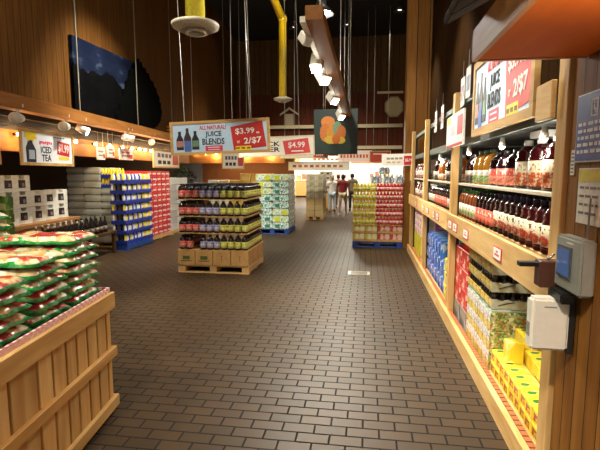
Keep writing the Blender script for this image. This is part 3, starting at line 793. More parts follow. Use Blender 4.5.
# shelf spot lamps
for i, (y, z) in enumerate([(4.65, 1.79), (3.55, 1.79), (6.4, 1.79), (2.75, 1.79)]):
    r = O('shelf_lamp', MB().lathe([(0, .07), (.015, .07), (.026, 0), (.022, 0), (.012, .05), (0, .05)], flat('#d8d4cc', .4), 12).mesh('shade'), None, (.985, y, z))
    tag(r, f'small bright shelf lamp under the top of the juice rack, {od(i)} of four', 'shelf lamp', 'shelf lamps in the rack')
    O('bulb', MB().lathe([(0, -.018), (.015, -.01), (.02, .005), (0, .03)], emit('#fff4dc', 30), 10).mesh('bulb'), r)
    l = light('shelf', 'POINT', (.93, y, z-.05), 1.6, NEUT, shadow_soft_size=.04)

def jug(nm, h, r, body, label, cap, lz=(.1, .5)): return bottle_kind(nm, h, r, body, label, cap, lz, 16, .62, .3, grip=True)
CRL = lambda z0, z1: label_mat('#e6d9bc', '#c8452a', '#5a3a20', z0, z1)
B_cran = bottle_kind('juice_bottle', .285, .052, DR, CRL(.04, .16), flat('#2a2038', .4), (.14, .56), 16, .64, .34, grip=True)
B_dark = bottle_kind('juice_bottle', .285, .05, DJ, label_mat('#dccfb4', '#b8402c', '#4a2a20', .04, .16), flat('#3a3252', .4), (.14, .56), 16, .64, .34, grip=True)
B_redl = bottle_kind('juice_bottle', .275, .05, DJ, label_mat('#d8503c', '#ee9078', '#f0d0b8', .03, .14), CAPB, (.1, .52), 16)
B_grn = bottle_kind('juice_bottle', .275, .048, flat('#7a3c16', .14, coat=.5), label_mat('#e6e2d0', '#8aa83a', '#b8482a', .03, .13), flat('#3f8a3a', .4), (.1, .5), 16)
G_cran = jug('juice_jug', .315, .074, DR, label_mat('#e0d4b4', '#c8552c', '#8a2a28', .03, .18), flat('#e2ddd4', .4), (.06, .56))
G_red = jug('juice_jug', .27, .078, DJ, label_mat('#d65242', '#f0a088', '#f2d8c8', .02, .14), CAPB, (.05, .5))
G_amb = jug('juice_jug', .3, .075, AMBL, label_mat('#e2e0ce', '#7aa83a', '#c85a3a', .02, .14), flat('#5c6a4a', .4), (.05, .42))
G_drk = jug('juice_jug', .28, .072, DJ, label_mat('#8a7a6a', '#4a3a3a', '#d8c8b8', .02, .13), CAPB, (.06, .45))
y = 2.47; i = 0
seqs = []
while y < 4.88:
    k_, nm = (B_cran, 'large cranberry bottle with cream label') if y < 2.98 else (B_dark, 'dark juice bottle with cream label') if y < 3.6 else (B_redl, 'dark juice bottle with red label') if y < 4.15 else (B_grn, 'amber bottle with green cap')
    for j in range(3):
        bottle(k_, (.995+.118*j, y+R.uniform(-.006, .006), 1.162), f'{nm}, {"front" if j == 0 else od(j)} row of middle shelf, {od(i)} from the plank wall' if i < 20 else f'{nm}, {rows[j]} row, last on the middle shelf', 'bottles on the middle shelf', R.uniform(-.5, .5)+PI)
    y += .118; i += 1
ups = [(2.5, G_cran), (2.74, G_cran), (2.98, G_cran), (3.22, G_cran), (3.44, G_red), (3.65, G_red), (3.86, G_red), (4.06, G_amb), (4.25, G_amb), (4.44, G_amb), (4.62, G_drk), (4.79, G_drk)]
unm = {id(G_cran): 'tall cranberry jug with cream label', id(G_red): 'dark juice jug with red label', id(G_amb): 'amber apple juice jug', id(G_drk): 'dark juice jug with dull label'}
for i, (y, k_) in enumerate(ups):
    for j in range(2):
        bottle(k_, (1.06+.2*j, y+.05*j, 1.499), f'{unm[id(k_)]}, upper shelf {"front" if j == 0 else "rear"} row, {od(i)} from the plank wall', 'jugs on the upper shelf', R.uniform(-.4, .4)+PI, 'jug')
o = O('white_carton', MB().box(-.09, .09, -.1, .1, 0, .045, WHITE, .004).mesh('lid'), None, (1.12, 3.02, 1.816)); tag(o, 'flat white carton lying on top of the cranberry jugs', 'carton')
# second and third bays above the rail
WC = flat('#e4e0d8', .4)
B_wc = bottle_kind('juice_bottle', .27, .05, DJ, label_mat('#e2dccc', '#b8a890', '#4a3a38', .03, .14), WC, (.12, .5), 12)
G_wc = jug('juice_jug', .3, .07, AMB, label_mat('#e8d9c0', '#c87a3a', '#8a3a20', .03, .15), flat('#a8aeb8', .4), (.06, .3))
B_pk = bottle_kind('juice_bottle', .24, .045, flat('#c8a098', .2), label_mat('#eee4dc', '#d0504a', '#a83a3a', .03, .14), flat('#d85a50', .4), (.1, .6), 12)
i = 0; y = 5.18
while y < 7.24:
    for j in range(2):
        k_ = B_wc if y < 5.6 or y > 6.6 else B_redl
        bottle(k_, (1.0+.12*j, y, 1.162), f'{"white-capped" if k_ is B_wc else "red-labelled"} dark bottle in second bay, middle shelf {rows[j] if j == 0 else "rear"} row, {od(i)} along', 'bottles in the second bay', R.uniform(-.5, .5)+PI)
    y += .125; i += 1
brb = MB().box(-.13, .13, -.11, .11, 0, .26, flat('#6a4028', .5), .006).mesh('box'); brl = MB().box(-.131, .131, -.111, .111, .2, .262, flat('#d8d0c0', .5), .006).mesh('lid')
i = 0; y = 5.2
while y < 7.2:
    k_ = [G_wc, G_wc, B_wc, G_drk, B_wc][i % 5]
    for j in range(2):
        bottle(k_, (1.04+.18*j, y, 1.499), f'{"amber" if k_ is G_wc else "dark"} juice bottle in second bay, upper shelf {rows[j] if j == 0 else "rear"} row, {od(i)} along', 'bottles on the second bay upper shelf', PI+R.uniform(-.4, .4))
    y += .2; i += 1
i = 0; y = 7.52
while y < 9.25:
    for z_, nm in ((1.162, 'middle'), (1.499, 'upper')):
        bottle(B_pk if (i+int(z_*3)) % 3 else B_wc, (1.0, y, z_), f'small bottle in the third bay by the column, {nm} shelf, {od(i)} along', 'bottles in the third bay', PI)
    y += .13; i += 1
# price tags along the rail
tgm = MB().box(-.09, .09, -.002, .002, -.045, .045, flat('#c8303a', .5)).mesh('tag'); tgi = MB().box(-.078, .078, -.002, .0, -.034, .036, flat('#f2ece4', .5)).box(-.05, .05, -.003, 0, -.014, .0, flat('#d05a5a', .5)).box(-.02, .02, -.003, 0, .008, .02, flat('#a84a50', .5)).mesh('card')
for i, y in enumerate([3.06, 4.02, 4.5, 4.76, 5.6, 5.9, 6.5, 7.0, 8.0]):
    r = O('price_tag', tgm, None, (.852, y, 1.075), (0, 0, -PI/2)); tag(r, f'red-bordered white price tag on the rack rail, {od(i)} from the plank wall', 'price tag', 'price tags on the rail')
    O('card', tgi, r, (0, -.002, 0))

# ---- lower bays
def stackbox(nm, me, x, y, z, lb, cat, grp, rz=0, extra=()):
    o = O(nm, me, None, (x, y, z), (0, 0, rz)); tag(o, lb, cat, grp)
    for pn, pm, pl in extra: O(pn, pm, o, pl)
    return o
YBX = printed('#eec21e', ['#f4d43a', '#f7e05a', '#e8b010', '#b8502a', '#6a8a3a'], 16, .38, .35, (1, 1, 1))
YTOP = printed('#f2d02e', ['#f6dc52', '#f2d02e', '#fae888', '#f2d02e'], 9, .6, .35)
def ybox(w, d, h):
    m = MB().box(-w/2, w/2, -d/2, d/2, 0, h, YTOP, .003).mesh('box')
    return m
yb = ybox(.15, .105, .085)
yft = MB().box(-.0757, -.074, -.035, .035, .02, .065, printed('#d8a018', ['#7a8a3a', '#c8502a', '#f2e08a', '#4a5a3a'], 40, .8)).mesh('print')
ytp = MB().box(-.05, .05, -.03, .03, .0845, .0862, printed('#f4d84a', ['#b8342a', '#f8ecb0', '#3a7a3a', '#f2c83a', '#f4d84a', '#f4d84a'], 26, .5)).mesh('print')
YO = [(.96+.075+.006, 2), (1.2, 3), (1.36, 4)]
for j, (x, hmax) in enumerate(YO):
    for i in range(10):
        y = 2.46+.108*i
        n_ = hmax + (1 if i > 6 and j == 1 else 0) - (1 if (i in (3, 4, 7) and j > 0) else 0)
        for t in range(n_):
            ex = [('print', yft, (0, 0, 0))] if j == 0 else []
            if t == n_-1 and R.random() < .85: ex.append(('print', ytp, (0, 0, 0)))
            stackbox('cracker_box', yb, x+R.uniform(-.006, .004), y+R.uniform(-.002, .002), .092+.087*t, f'yellow box on the bottom shelf, {rows[j]} row, {od(i)} from the plank wall, {tiername(t, n_)} layer', 'box', 'yellow boxes on the bottom shelf', R.uniform(-.012, .012) if t < n_-1 or j == 0 else R.uniform(-.03, .03), ex)
yup = MB().box(-.055, .055, -.045, .045, 0, .15, YTOP, .003).mesh('box')
stackbox('cracker_box', yup, 1.05, 3.26, .27, 'yellow box standing upright on top of the yellow boxes', 'box', None)
# vegetable juice cases and bottle trays
VEG = printed('#b8a878', ['#5c7a34', '#88a04a', '#b8653a', '#d8d0a8', '#8a6a3c', '#5f7a40', '#a8b47a'], 60, .85, .4)
def banded():
    n = NT('tray side print'); v = n.co(); p = n.sep(v)
    fr = n.math('FRACT', n.math('DIVIDE', p[1], .13)); bl = n.voro(n.co((1, 1, 1)), 45)
    lab = n.mix(.35, n.ramp(n.sep(bl)[0], [(0, '#d8b23a'), (.35, '#c8a038'), (.6, '#e6dcb8'), (.8, '#6a5a34')], True), '#d8b840')
    top = n.ramp(n.noise(n.co(), 50, 2), [(.4, '#e8e2dc'), (.58, '#cfc6c8'), (.64, '#5a4a50')])
    c = n.mix(n.math('GREATER_THAN', p[2], .07), lab, top)
    c = n.mix(n.math('LESS_THAN', fr, .06), c, '#3a302c')
    return n.out(c, .4)
VEGB = banded()
VEGW = printed('#d8d4c8', ['#e4e0d8', '#3a3238', '#c8a83a', '#f0ece4', '#8a8490'], 14, .8, .4, (1, 1, 2))
TEAL = printed('#a8c8c4', ['#dfe8e4', '#6aa4a4', '#c8dcd8', '#3f7a80'], 18, .7, .35)
cs = .39
def vcase():
    m = MB().box(-.2, .2, -cs/2, cs/2, 0, .15, VEG, .006)
    m.box(-.2015, -.2, -cs/2+.006, cs/2-.006, .004, .146, VEGB)
    return m.mesh('case')
vc = vcase(); teal = MB().box(-.2, .2, -cs/2, cs/2, .15, .172, TEAL, .008).mesh('lid')
gtray = MB().prism([(-.2, 0), (.2, 0), (.2, .075)]+[(x, .075 if k % 2 == 0 else .062) for k, x in enumerate([.16-.04*q for q in range(9)])]+[(-.2, .075)], -cs/2, -cs/2+.006, flat('#bab8a4', .6)).box(-.2, .2, -cs/2+.006, cs/2, 0, .02, flat('#bab8a4', .6)).box(-.2, -.194, -cs/2+.006, cs/2, .0, .07, VEGB).box(.194, .2, -cs/2+.006, cs/2, .02, .07, flat('#bab8a4', .6)).mesh('tray')
script = MB().prism([(-.15, .02), (-.09, .04), (-.03, .05), (-.03, .042), (-.08, .032), (-.15, .012)], -.001, .001, flat('#4a4e44', .6)).mesh('print')
def sb(capc, bodyc, labc):
    m = MB().lathe([(0, 0), (.027, 0), (.028, .01), (.028, .06), (.02, .085), (.016, .09)], flat(bodyc, .2), 8)
    m.lathe([(.0285, .02), (.0285, .055)], flat(labc, .5), 8); m.lathe([(.017, .084), (.022, .086), (.022, .106), (0, .108)], flat(capc, .4), 8)
    return m.mesh('bottle')
sb1 = sb('#ece8e4', '#2a1418', '#c8b43a'); sb2 = sb('#d8dcd0', '#2a3418', '#8a9a3a'); sb3 = sb('#241c1a', '#1c1412', '#3a2a20')
for c in range(2):
    y = 3.7+.4*c
    z = .092
    for t in range(3):
        stackbox('drink_case', vc, 1.15, y, z, f'vegetable-printed drink case, {tiername(t, 3)} tier, {"nearer" if c == 0 else "farther"} column beside the yellow boxes', 'drink case', 'vegetable juice cases', 0, [('lid', teal, (0, 0, 0))] if t == 2 else [])
        z += .152
    z += .024
    for t in range(4):
        o = stackbox('bottle_tray', gtray, 1.15, y, z, f'open tray of small bottles on the vegetable cases, {tiername(t, 4)} tier, {"nearer" if c == 0 else "farther"} column', 'bottle tray', 'trays of small bottles', 0, [('print', script, (0, -cs/2-.001, .01))] if c == 0 and t < 2 else [])
        for a in range(6):
            for q in range(5):
                if q > 0 and a > 0 and t < 3: continue
                O('bottle', sb3 if t < 2 else sb1, o, (-.165+.066*a, -.155+.078*q, .021))
        z += .132
# red boxes
RB = printed('#cc3430', ['#d84840', '#b82824', '#e8b0a0', '#d8403a'], 12, .5, .4, (1, 1, 1.6))
rb = pack_me(.36, .29, .188, RB, .005); gb_ = pack_me(.36, .29, .188, printed('#8a8680', ['#a8a49c', '#6a6864', '#c8c0b8'], 8, .6), .005)
for c in range(2):
    for t in range(4):
        stackbox('red_box' if t else 'grey_box', rb if t else gb_, 1.13, 4.46+.3*c, .092+.19*t, f'{"red" if t else "grey"} box stacked against the rack post, {tiername(t, 4)} tier, {"nearer" if c == 0 else "farther"} column', 'box', 'red boxes on the bottom shelf')
# second bay, below the rail
YG = printed('#c8b83a', ['#3a3a2a', '#e8d84a', '#8a9a3a', '#d8c86a', '#5a3a3a'], 16, .75, .4)
ygp = pack_me(.34, .26, .16, YG, .01)
for c in range(2):
    for t in range(4 if c == 0 else 3):
        stackbox('snack_pack', ygp, 1.13, 5.24+.27*c, .092+.162*t, f'yellow and dark pack beyond the post, {tiername(t, 4 if c == 0 else 3)} tier, {"nearer" if c == 0 else "farther"} column', 'pack', 'yellow and dark packs')
BLP = printed('#2a62c0', ['#3f86d8', '#1c3f9c', '#dce8f4', '#7ab4e8', '#2a52b0'], 9, .8, .3, (1, 1, .8), .3)
blp = pack_me(.34, .26, .2, BLP, .025)
for c in range(6):
    for t in range(2+(c > 0)):
        stackbox('water_pack', blp, 1.13, 5.78+.265*c, .092+.202*t, f'blue drink pack on the bottom shelf, {tiername(t, 2+(c > 0))} tier, {od(c)} along', 'drink pack', 'blue packs on the bottom shelf')
OLV = printed('#8a7a2a', ['#a8922e', '#6a5a24', '#c8a83a', '#5a4a20'], 8, .7, .5)
olv = pack_me(.36, .3, .22, OLV, .01)
for c in range(6):
    for t in range(4):
        stackbox('carton', olv, 1.52, 5.3+.31*c, .092+.222*t, f'olive carton behind the blue packs, {tiername(t, 4)} tier, {od(c)} along the back', 'carton', 'olive cartons at the back')
# third bay
YP = pack_me(.34, .27, .19, printed('#c8c02a', ['#d8d03a', '#a8a020', '#e8e06a'], 7, .6), .008)
PKP = printed('#e4c8c4', ['#f4eee8', '#b06aa0', '#f0d8d0', '#d85a6a'], 9, .7)
pkp = pack_me(.34, .27, .118, PKP, .008)
for c in range(6):
    for t in range(2):
        stackbox('carton', YP, 1.13, 7.64+.28*c, .092+.192*t, f'lime yellow carton in the third bay, {tiername(t, 2)} tier, {od(c)} along', 'carton', 'yellow cartons in the third bay')
    for t in range(4):
        stackbox('gift_box', pkp, 1.13, 7.64+.28*c, .478+.12*t, f'pink and white box in the third bay, {tiername(t, 4)} tier, {od(c)} along', 'box', 'pink boxes in the third bay')

# ------------------------------------------------------------------ fittings on the short plank wall
# sanitiser dispenser and the brown holder above it
r = O('wall_mounted_dispenser', MB().box(-.07, .085, -.035, .035, -.118, .115, flat('#e4e4d8', .35, var=.03), .012).mesh('body'), None, (.785, 2.05, .95))
tag(r, 'white plastic dispenser hanging beside the rack below the brown holder', 'dispenser')
O('bracket', MB().box(.105, .114, -.02, .02, -.03, .03, DARK).mesh('bracket'), r); O('back_plate', MB().box(.085, .105, -.03, .03, -.13, .1, DARK).mesh('plate'), r)
O('slot', MB().box(-.0715, -.07, -.02, .02, -.06, .0, flat('#8a8a82', .5)).mesh('slot'), r)
O('print', MB().box(-.02, .03, -.0365, -.035, .075, .08, flat('#8c8c80', .5)).mesh('print'), r)
r = O('wall_mounted_holder', MB().box(-.05, .05, -.038, .038, -.06, .06, flat('#4a2a1c', .5), .004).mesh('body'), None, (.83, 2.165, 1.145))
tag(r, 'dark brown box holder with black arm above the white dispenser', 'holder')
O('arm', MB().box(-.13, -.05, -.012, .03, .03, .05, BLACK).mesh('arm'), r); O('bracket', MB().box(.05, .069, -.02, .02, -.02, .02, BLACK).mesh('bracket'), r)
O('pin', MB().tube((-.01, 0, .06), (.02, 0, .09), .006, CHROME, 8).mesh('pin'), r)
# price checker terminal
GR = flat('#85877e', .4, var=.05)
r = O('price_checker', MB().box(-.12, .12, -.03, .03, -.115, .115, GR, .01).mesh('housing'), None, (.865, 2.0, 1.22), (0, 0, -PI/2+.0))
tag(r, 'grey price checker terminal with a blue screen on the plank wall', 'terminal')
O('bezel', MB().box(-.085, .045, -.036, -.03, -.06, .075, flat('#4a4c50', .4)).mesh('bezel'), r)
n = NT('screen'); n.out('#3a5078', .15); n.b.inputs['Emission Color'].default_value = lin('#5a86c8'); n.b.inputs['Emission Strength'].default_value = .1
O('screen', MB().box(-.075, .035, -.038, -.036, -.05, .062, n.m).mesh('screen'), r)
O('print', MB().box(-.01, .05, -.031, -.03, .088, .094, flat('#c8ccd0', .5)).mesh('print'), r)
O('scanner', MB().box(-.1, .04, -.06, .0, -.165, -.12, BLACK, .008).mesh('scanner'), r)
O('cable', MB().tube((.05, .02, .115), (.055, .02, .28), .004, flat('#9a9c9c', .4, .6), 6).mesh('cable'), r)
# blue access sign
NAVY = flat('#284a9c', .4)
r = O('blue_notice_sign', MB().box(-.15, .15, -.004, .004, -.14, .14, flat('#dfe4ea', .4)).mesh('plate'), None, (.893, 1.975, 1.785), (0, 0, -PI/2)); tag(r, 'blue notice sign with white lettering on the plank wall', 'sign')
O('face', MB().box(-.144, .144, -.006, -.004, -.134, .134, NAVY).mesh('face'), r)
b = MB(); WT = flat('#e6ebf0', .5)
fm = [(-.02, .03, .04, .046), (-.02, .03, .104, .11), (-.02, -.014, .046, .104), (.024, .03, .046, .104)]
for x0, x1, z0, z1 in fm: b.box(x0, x1, -.0075, -.006, z0, z1, WT)
b.lathe([(0, 0), (.006, 0), (.006, .0015), (0, .0015)], WT, 10, mat=Matrix.Translation((.002, -.006, .094)) @ Matrix.Rotation(PI/2, 4, 'X'))
b.box(-.002, .004, -.0075, -.006, .065, .086, WT); b.box(.004, .016, -.0075, -.006, .065, .071, WT); b.box(.012, .018, -.0075, -.006, .052, .066, WT)
O('wheelchair_symbol', b.mesh('symbol'), r, (-.0, 0, 0))
b = MB()
for q in range(5):
    z = .015-.028*q; x = -.125
    while x < .12:
        w = R.uniform(.015, .045); b.box(x, min(x+w, .13), -.0075, -.006, z-.007, z+.007, WT); x += w+.012
O('lettering', b.mesh('lettering'), r)
r = O('paper_notice', MB().box(-.1, .1, -.002, .002, -.115, .115, flat('#e4e0d2', .6)).mesh('sheet'), None, (.896, 1.985, 1.505), (0, 0, -PI/2)); tag(r, 'white paper notice with yellow heading below the blue sign', 'notice')
O('heading', MB().box(-.095, .095, -.004, -.002, .06, .11, flat('#d8c83a', .6)).mesh('heading'), r)
b = MB()
for q in range(4):
    x = -.08
    while x < .075:
        w = R.uniform(.02, .05); b.box(x, min(x+w, .085), -.003, -.002, .03-.035*q, .04-.035*q, flat('#6a6a68', .6)); x += w+.012
O('lettering', b.mesh('lettering'), r)
r = O('wall_sticker', MB().box(-.018, .018, -.002, .002, -.055, .055, flat('#dcd8cc', .6)).mesh('sheet'), None, (.897, 2.155, 1.645), (0, 0, -PI/2)); tag(r, 'narrow white printed sticker on the board left of the blue sign', 'sticker')
b = MB()
for q in range(6): b.box(-.012, .012, -.0032, -.002, .035-.016*q, .042-.016*q, flat('#6a6e6a', .6))
O('lettering', b.mesh('lettering'), r)

# uplight added out of view to brighten the awning underside
r = O('added_uplight', MB().lathe([(0, -.06), (.03, -.06), (.06, .04), (.052, .04), (.03, -.04), (0, -.04)], flat('#3a342c', .5), 14).mesh('shade'), None, (.82, .8, 1.62)); tag(r, 'small dark uplight added on the plank wall under the awning', 'added lamp')
O('arm', MB().tube((0, 0, -.04), (.08, 0, -.04), .012, DARK, 8).mesh('arm'), r); O('bulb', MB().lathe([(0, -.02), (.02, -.01), (.025, .01), (0, .03)], emit('#ffd9a0', 20), 10).mesh('bulb'), r)
light('uplight', 'SPOT', (.79, .8, 1.69), 42, (1, .8, .55), spot_size=rad(150), spot_blend=.8, shadow_soft_size=.05).rotation_euler = (PI, 0, 0)
# awning with orange plywood underside
r = bpy.data.objects.new('wooden_awning', None); COL.objects.link(r); r.location = (.44, .2, 2.08); tag(r, 'wooden awning with orange plywood underside jutting over the plank wall', 'awning')
PLY = wood('#d4621a', '#e88430', 'y', 6, .85)
O('underside', MB().box(.02, .455, 0, 1.88, 0, .012, PLY).mesh('underside'), r)
O('side_fascia', MB().box(0, .02, -.02, 1.9, -.004, .125, wood('#b07838', '#d09a54', 'y')).mesh('fascia'), r)
O('end_fascia', MB().box(.02, .455, 1.88, 1.9, -.004, .125, wood('#a0622a', '#c88846', 'x')).mesh('fascia'), r)
SH = flat('#2a1c12', .85, var=.5, scale=9)
for k in range(14):
    a = rad(28); b = MB().box(-.1, .9, .02+.138*k, .15+.138*k, .0, .03, SH, .006)
    O('shingle', b.mesh('shingle'), r, (-.02, 0, .21+R.uniform(-.01, .01)), (0, -a, 0))

# ------------------------------------------------------------------ signs
def price_sign(name, loc, rot, w, h, label, grp, draw, back=SIGNBLUE, frame=W_LIGHTX, fw=.04, wires=(), roll=0):
    r = O(name, MB().box(-w/2, w/2, -.006, .012, -h/2, h/2, back).mesh('board'), None, loc, (0, roll, rot))
    tag(r, label, 'sign', grp)
    if frame: O('frame', frame_me(w+.01, h+.01, fw, frame), r)
    for x, L in wires: O('wire', MB().tube((x, 0, h/2), (x, 0, h/2+L), .006, WIRE, 6).mesh('wire'), r)
    draw(r, w, h); return r
def bottles_pic(r, cx, cz, w, h, c=('#2a2430', '#3a2a30', '#24242c'), lab=('#b87a6a', '#5a6aa0', '#6a8a6a')):
    for i in range(3):
        s = 1 if i == 1 else .86; bw = w/3
        x = cx+(i-1)*bw; z0 = cz-h/2
        pts = [(-.46*bw, 0), (.46*bw, 0), (.46*bw, .55*h*s), (.18*bw, .8*h*s), (.18*bw, h*s), (-.18*bw, h*s), (-.18*bw, .8*h*s), (-.46*bw, .55*h*s)]
        panel(r, 'picture', x, z0, 0, 0, flat(c[i], .5), y=-.008-.001*i, t=.003, pts=pts)
        panel(r, 'picture', x, z0+.28*h, bw*.8, h*.28, flat(lab[i], .5), y=-.011-.001*i, t=.002)
def juice_design(r, w, h):
    X = lambda u: (u/600-.5)*w*1.0; Z = lambda v: (.5-(v-35)/200)*h
    bottles_pic(r, X(105), Z(140), w*.24, h*.66)
    panel(r, 'picture', X(105), Z(195), w*.07, h*.22, flat('#4a6ab0', .5), y=-.016, t=.002)
    text('ALL NATURAL!', RED, r, X(262), Z(75), w*.27, h*.13)
    text('JUICE', INK, r, X(265), Z(118), w*.165, h*.2)
    text('BLENDS', INK, r, X(263), Z(160), w*.225, h*.19)
    panel(r, 'red_strip', X(265), Z(202), w*.175, h*.16, flat('#cc3a5a', .5), y=-.008, t=.003)
    for k_ in range(2): panel(r, 'print', X(265), Z(196+14*k_), w*.12, h*.022, flat('#f2d8d8', .5), y=-.011, t=.002)
    pts = [(-.18*w, -.36*h), (.15*w, -.46*h), (.19*w, .3*h), (.17*w, .42*h), (-.15*w, .24*h), (-.165*w, .3*h)]
    pts = [(-.15*w, -.43*h), (.175*w, -.36*h), (.14*w, .42*h), (-.175*w, .27*h)]
    panel(r, 'price_panel', X(475), Z(132), 0, 0, RED, y=-.009, t=.003, pts=pts)
    text('$3.99', WHITE, r, X(455), Z(107), w*.19, h*.2, y=-.015, rot=-.03)
    text('ea', WHITE, r, X(532), Z(118), w*.03, h*.06, y=-.015)
    text('or', WHITE, r, X(415), Z(170), w*.03, h*.08, y=-.015)
    text('2/$7', WHITE, r, X(500), Z(165), w*.175, h*.21, y=-.015, rot=-.05)
    panel(r, 'yellow_strip', X(443), Z(207), w*.155, h*.13, YEL, y=-.012, t=.003)
    for k_ in range(3): panel(r, 'print', X(410+32*k_), Z(207), w*.035, h*.05, flat('#6a5a14', .5), y=-.015, t=.002)
price_sign('juice_sign', (-2.13, 6.4, 2.12), 0, 1.49, .475, 'hanging juice blends sign over the juice pallet', None, juice_design, wires=((-.52, 5.9), (.46, 5.9)), roll=rad(-1.8))
price_sign('juice_sign', (.866, 3.265, 2.185), -PI/2, 1.4, .57, 'framed juice blends sign on the rack above the cranberry jugs', None, juice_design, frame=W_LIGHTX, fw=.055)
def water_design(r, w, h):
    text('24 PACK', INK, r, -.19*w, .13*h, w*.49, h*.24); text('WATER', INK, r, -.17*w, -.16*h, w*.44, h*.24)
    panel(r, 'price_panel', .27*w, -.02*h, 0, 0, flat('#d84a48', .5), y=-.009, t=.003, pts=[(-.15*w, -.42*h), (.18*w, -.36*h), (.15*w, .4*h), (-.18*w, .28*h)])
    text('$4.99', WHITE, r, .27*w, .03*h, w*.22, h*.34, y=-.015); panel(r, 'print', .28*w, -.27*h, w*.16, h*.06, WHITE, y=-.013, t=.002)
price_sign('water_sign', (-2.02, 10, 2.19), 0, 1.72, .43, 'pale hanging water sign with red price over the water packs', None, water_design, back=flat('#f2ead6', .5, var=.03), frame=flat('#e2d2b0', .5), fw=.03, wires=((-.55, 6), (.53, 6)), roll=rad(-1.5))
def strip_design(r, w, h):
    for k_ in range(5): panel(r, 'print', -.38*w+.1*w*k_, .02*h, w*.07, h*.32, flat('#7a6a50' if k_ % 2 else '#b89a78', .5), y=-.008, t=.003)
    panel(r, 'price_panel', .33*w, 0, w*.26, h*.7, flat('#d8503c', .5), y=-.009, t=.003)
    for k_ in range(4): panel(r, 'print', .27*w+.04*w*k_, 0, w*.03, h*.3, WHITE, y=-.014, t=.002)
price_sign('aisle_sign', (-1.95, 14, 2.18), 0, 1.5, .26, 'long cream aisle sign with red price end behind the water sign', None, strip_design, back=flat('#f2e8cc', .5), frame=flat('#d8b878', .5), fw=.02, wires=((-.6, 6.2), (.6, 6.2)))
def strip2(r, w, h):
    for k_ in range(9): panel(r, 'print', -.4*w+.095*w*k_, .0, w*.06, h*.3, flat('#d0642e' if k_ % 3 else '#a8482e', .5), y=-.008, t=.003)
price_sign('aisle_sign', (-1.95, 18.4, 1.88), 0, 2.5, .34, 'wide white lettered sign over the far aisle above the shoppers', None, strip2, back=flat('#f6f0e2', .5), frame=flat('#e6d2a0', .5), fw=.02, wires=((-1, 6.2), (1, 6.2)))
price_sign('aisle_sign', (-.55, 20.5, 2.35), 0, 1.5, .5, 'pink and white department sign hanging beside the red board', None, strip2, back=flat('#f2dcd2', .5), frame=None, wires=((-.5, 6), (.5, 6)))
price_sign('red_board', (.55, 20, 2.3), 0, .9, .5, 'plain red board hanging behind the jar pallet', None, lambda r, w, h: panel(r, 'print', 0, .12, .6, .05, flat('#f2d0c0', .5), y=-.009, t=.003), back=flat('#c04a30', .5), frame=flat('#d8b080', .5), fw=.03, wires=((-.3, 6), (.3, 6)))
# sign above the jar pallet
def jar_sign(r, w, h):
    for k_ in range(4): panel(r, 'print', -.3*w+.13*w*k_, .12*h, w*.1, h*.16, flat('#8a8880', .5), y=-.008, t=.003)
    for k_ in range(3): panel(r, 'print', -.28*w+.15*w*k_, -.18*h, w*.11, h*.12, flat('#b8a888', .5), y=-.008, t=.003)
    panel(r, 'price_panel', .33*w, -.05*h, w*.3, h*.75, flat('#c42838', .5), y=-.009, t=.003); text('$5.99', WHITE, r, .33*w, -.05*h, w*.22, h*.28, y=-.014)
r = price_sign('price_sign', (.63, 9.62, 1.87), 0, .66, .25, 'white card sign with red price standing above the red jars', None, jar_sign, back=flat('#efe8dc', .5), frame=None, roll=rad(-1))
O('sign_post', MB().box(.25, .28, .012, .04, -.43, .1, W_LIGHT).mesh('post'), r)
# dark panel that hangs over the aisle, plain patchwork in place of its cartoon
r = O('hanging_picture', MB().box(-.62, .62, -.015, .015, -.63, .63, flat('#2a3a34', .4)).mesh('panel'), None, (-.9, 13, 2.76)); tag(r, 'dark green square picture with orange and yellow picture hanging over the aisle', 'panel')
b = MB()
for q, (x, z, sx, sz, c) in enumerate([(-.22, .28, .2, .16, '#e08a3c'), (-.3, -.02, .15, .26, '#d07a34'), (-.1, -.02, .17, .18, '#d8902e'), (.05, .1, .13, .2, '#7a9a7a'), (.16, -.02, .13, .2, '#c8702c'), (-.12, -.22, .2, .12, '#d8b43a'), (.14, -.24, .14, .1, '#d8b43a'), (.02, -.2, .12, .14, '#c86a2a')]):
    pts = [(sx*math.cos(a*PI/6), sz*math.sin(a*PI/6)) for a in range(12)]
    panel(r, 'picture', x, z, 0, 0, flat(c, .5), y=-.034-.003*q, t=.003, pts=pts)
for x in (-.3, .34): O('wire', MB().tube((x, 0, .63), (x, 0, 5.7), .008, WIRE, 6).mesh('wire'), r)
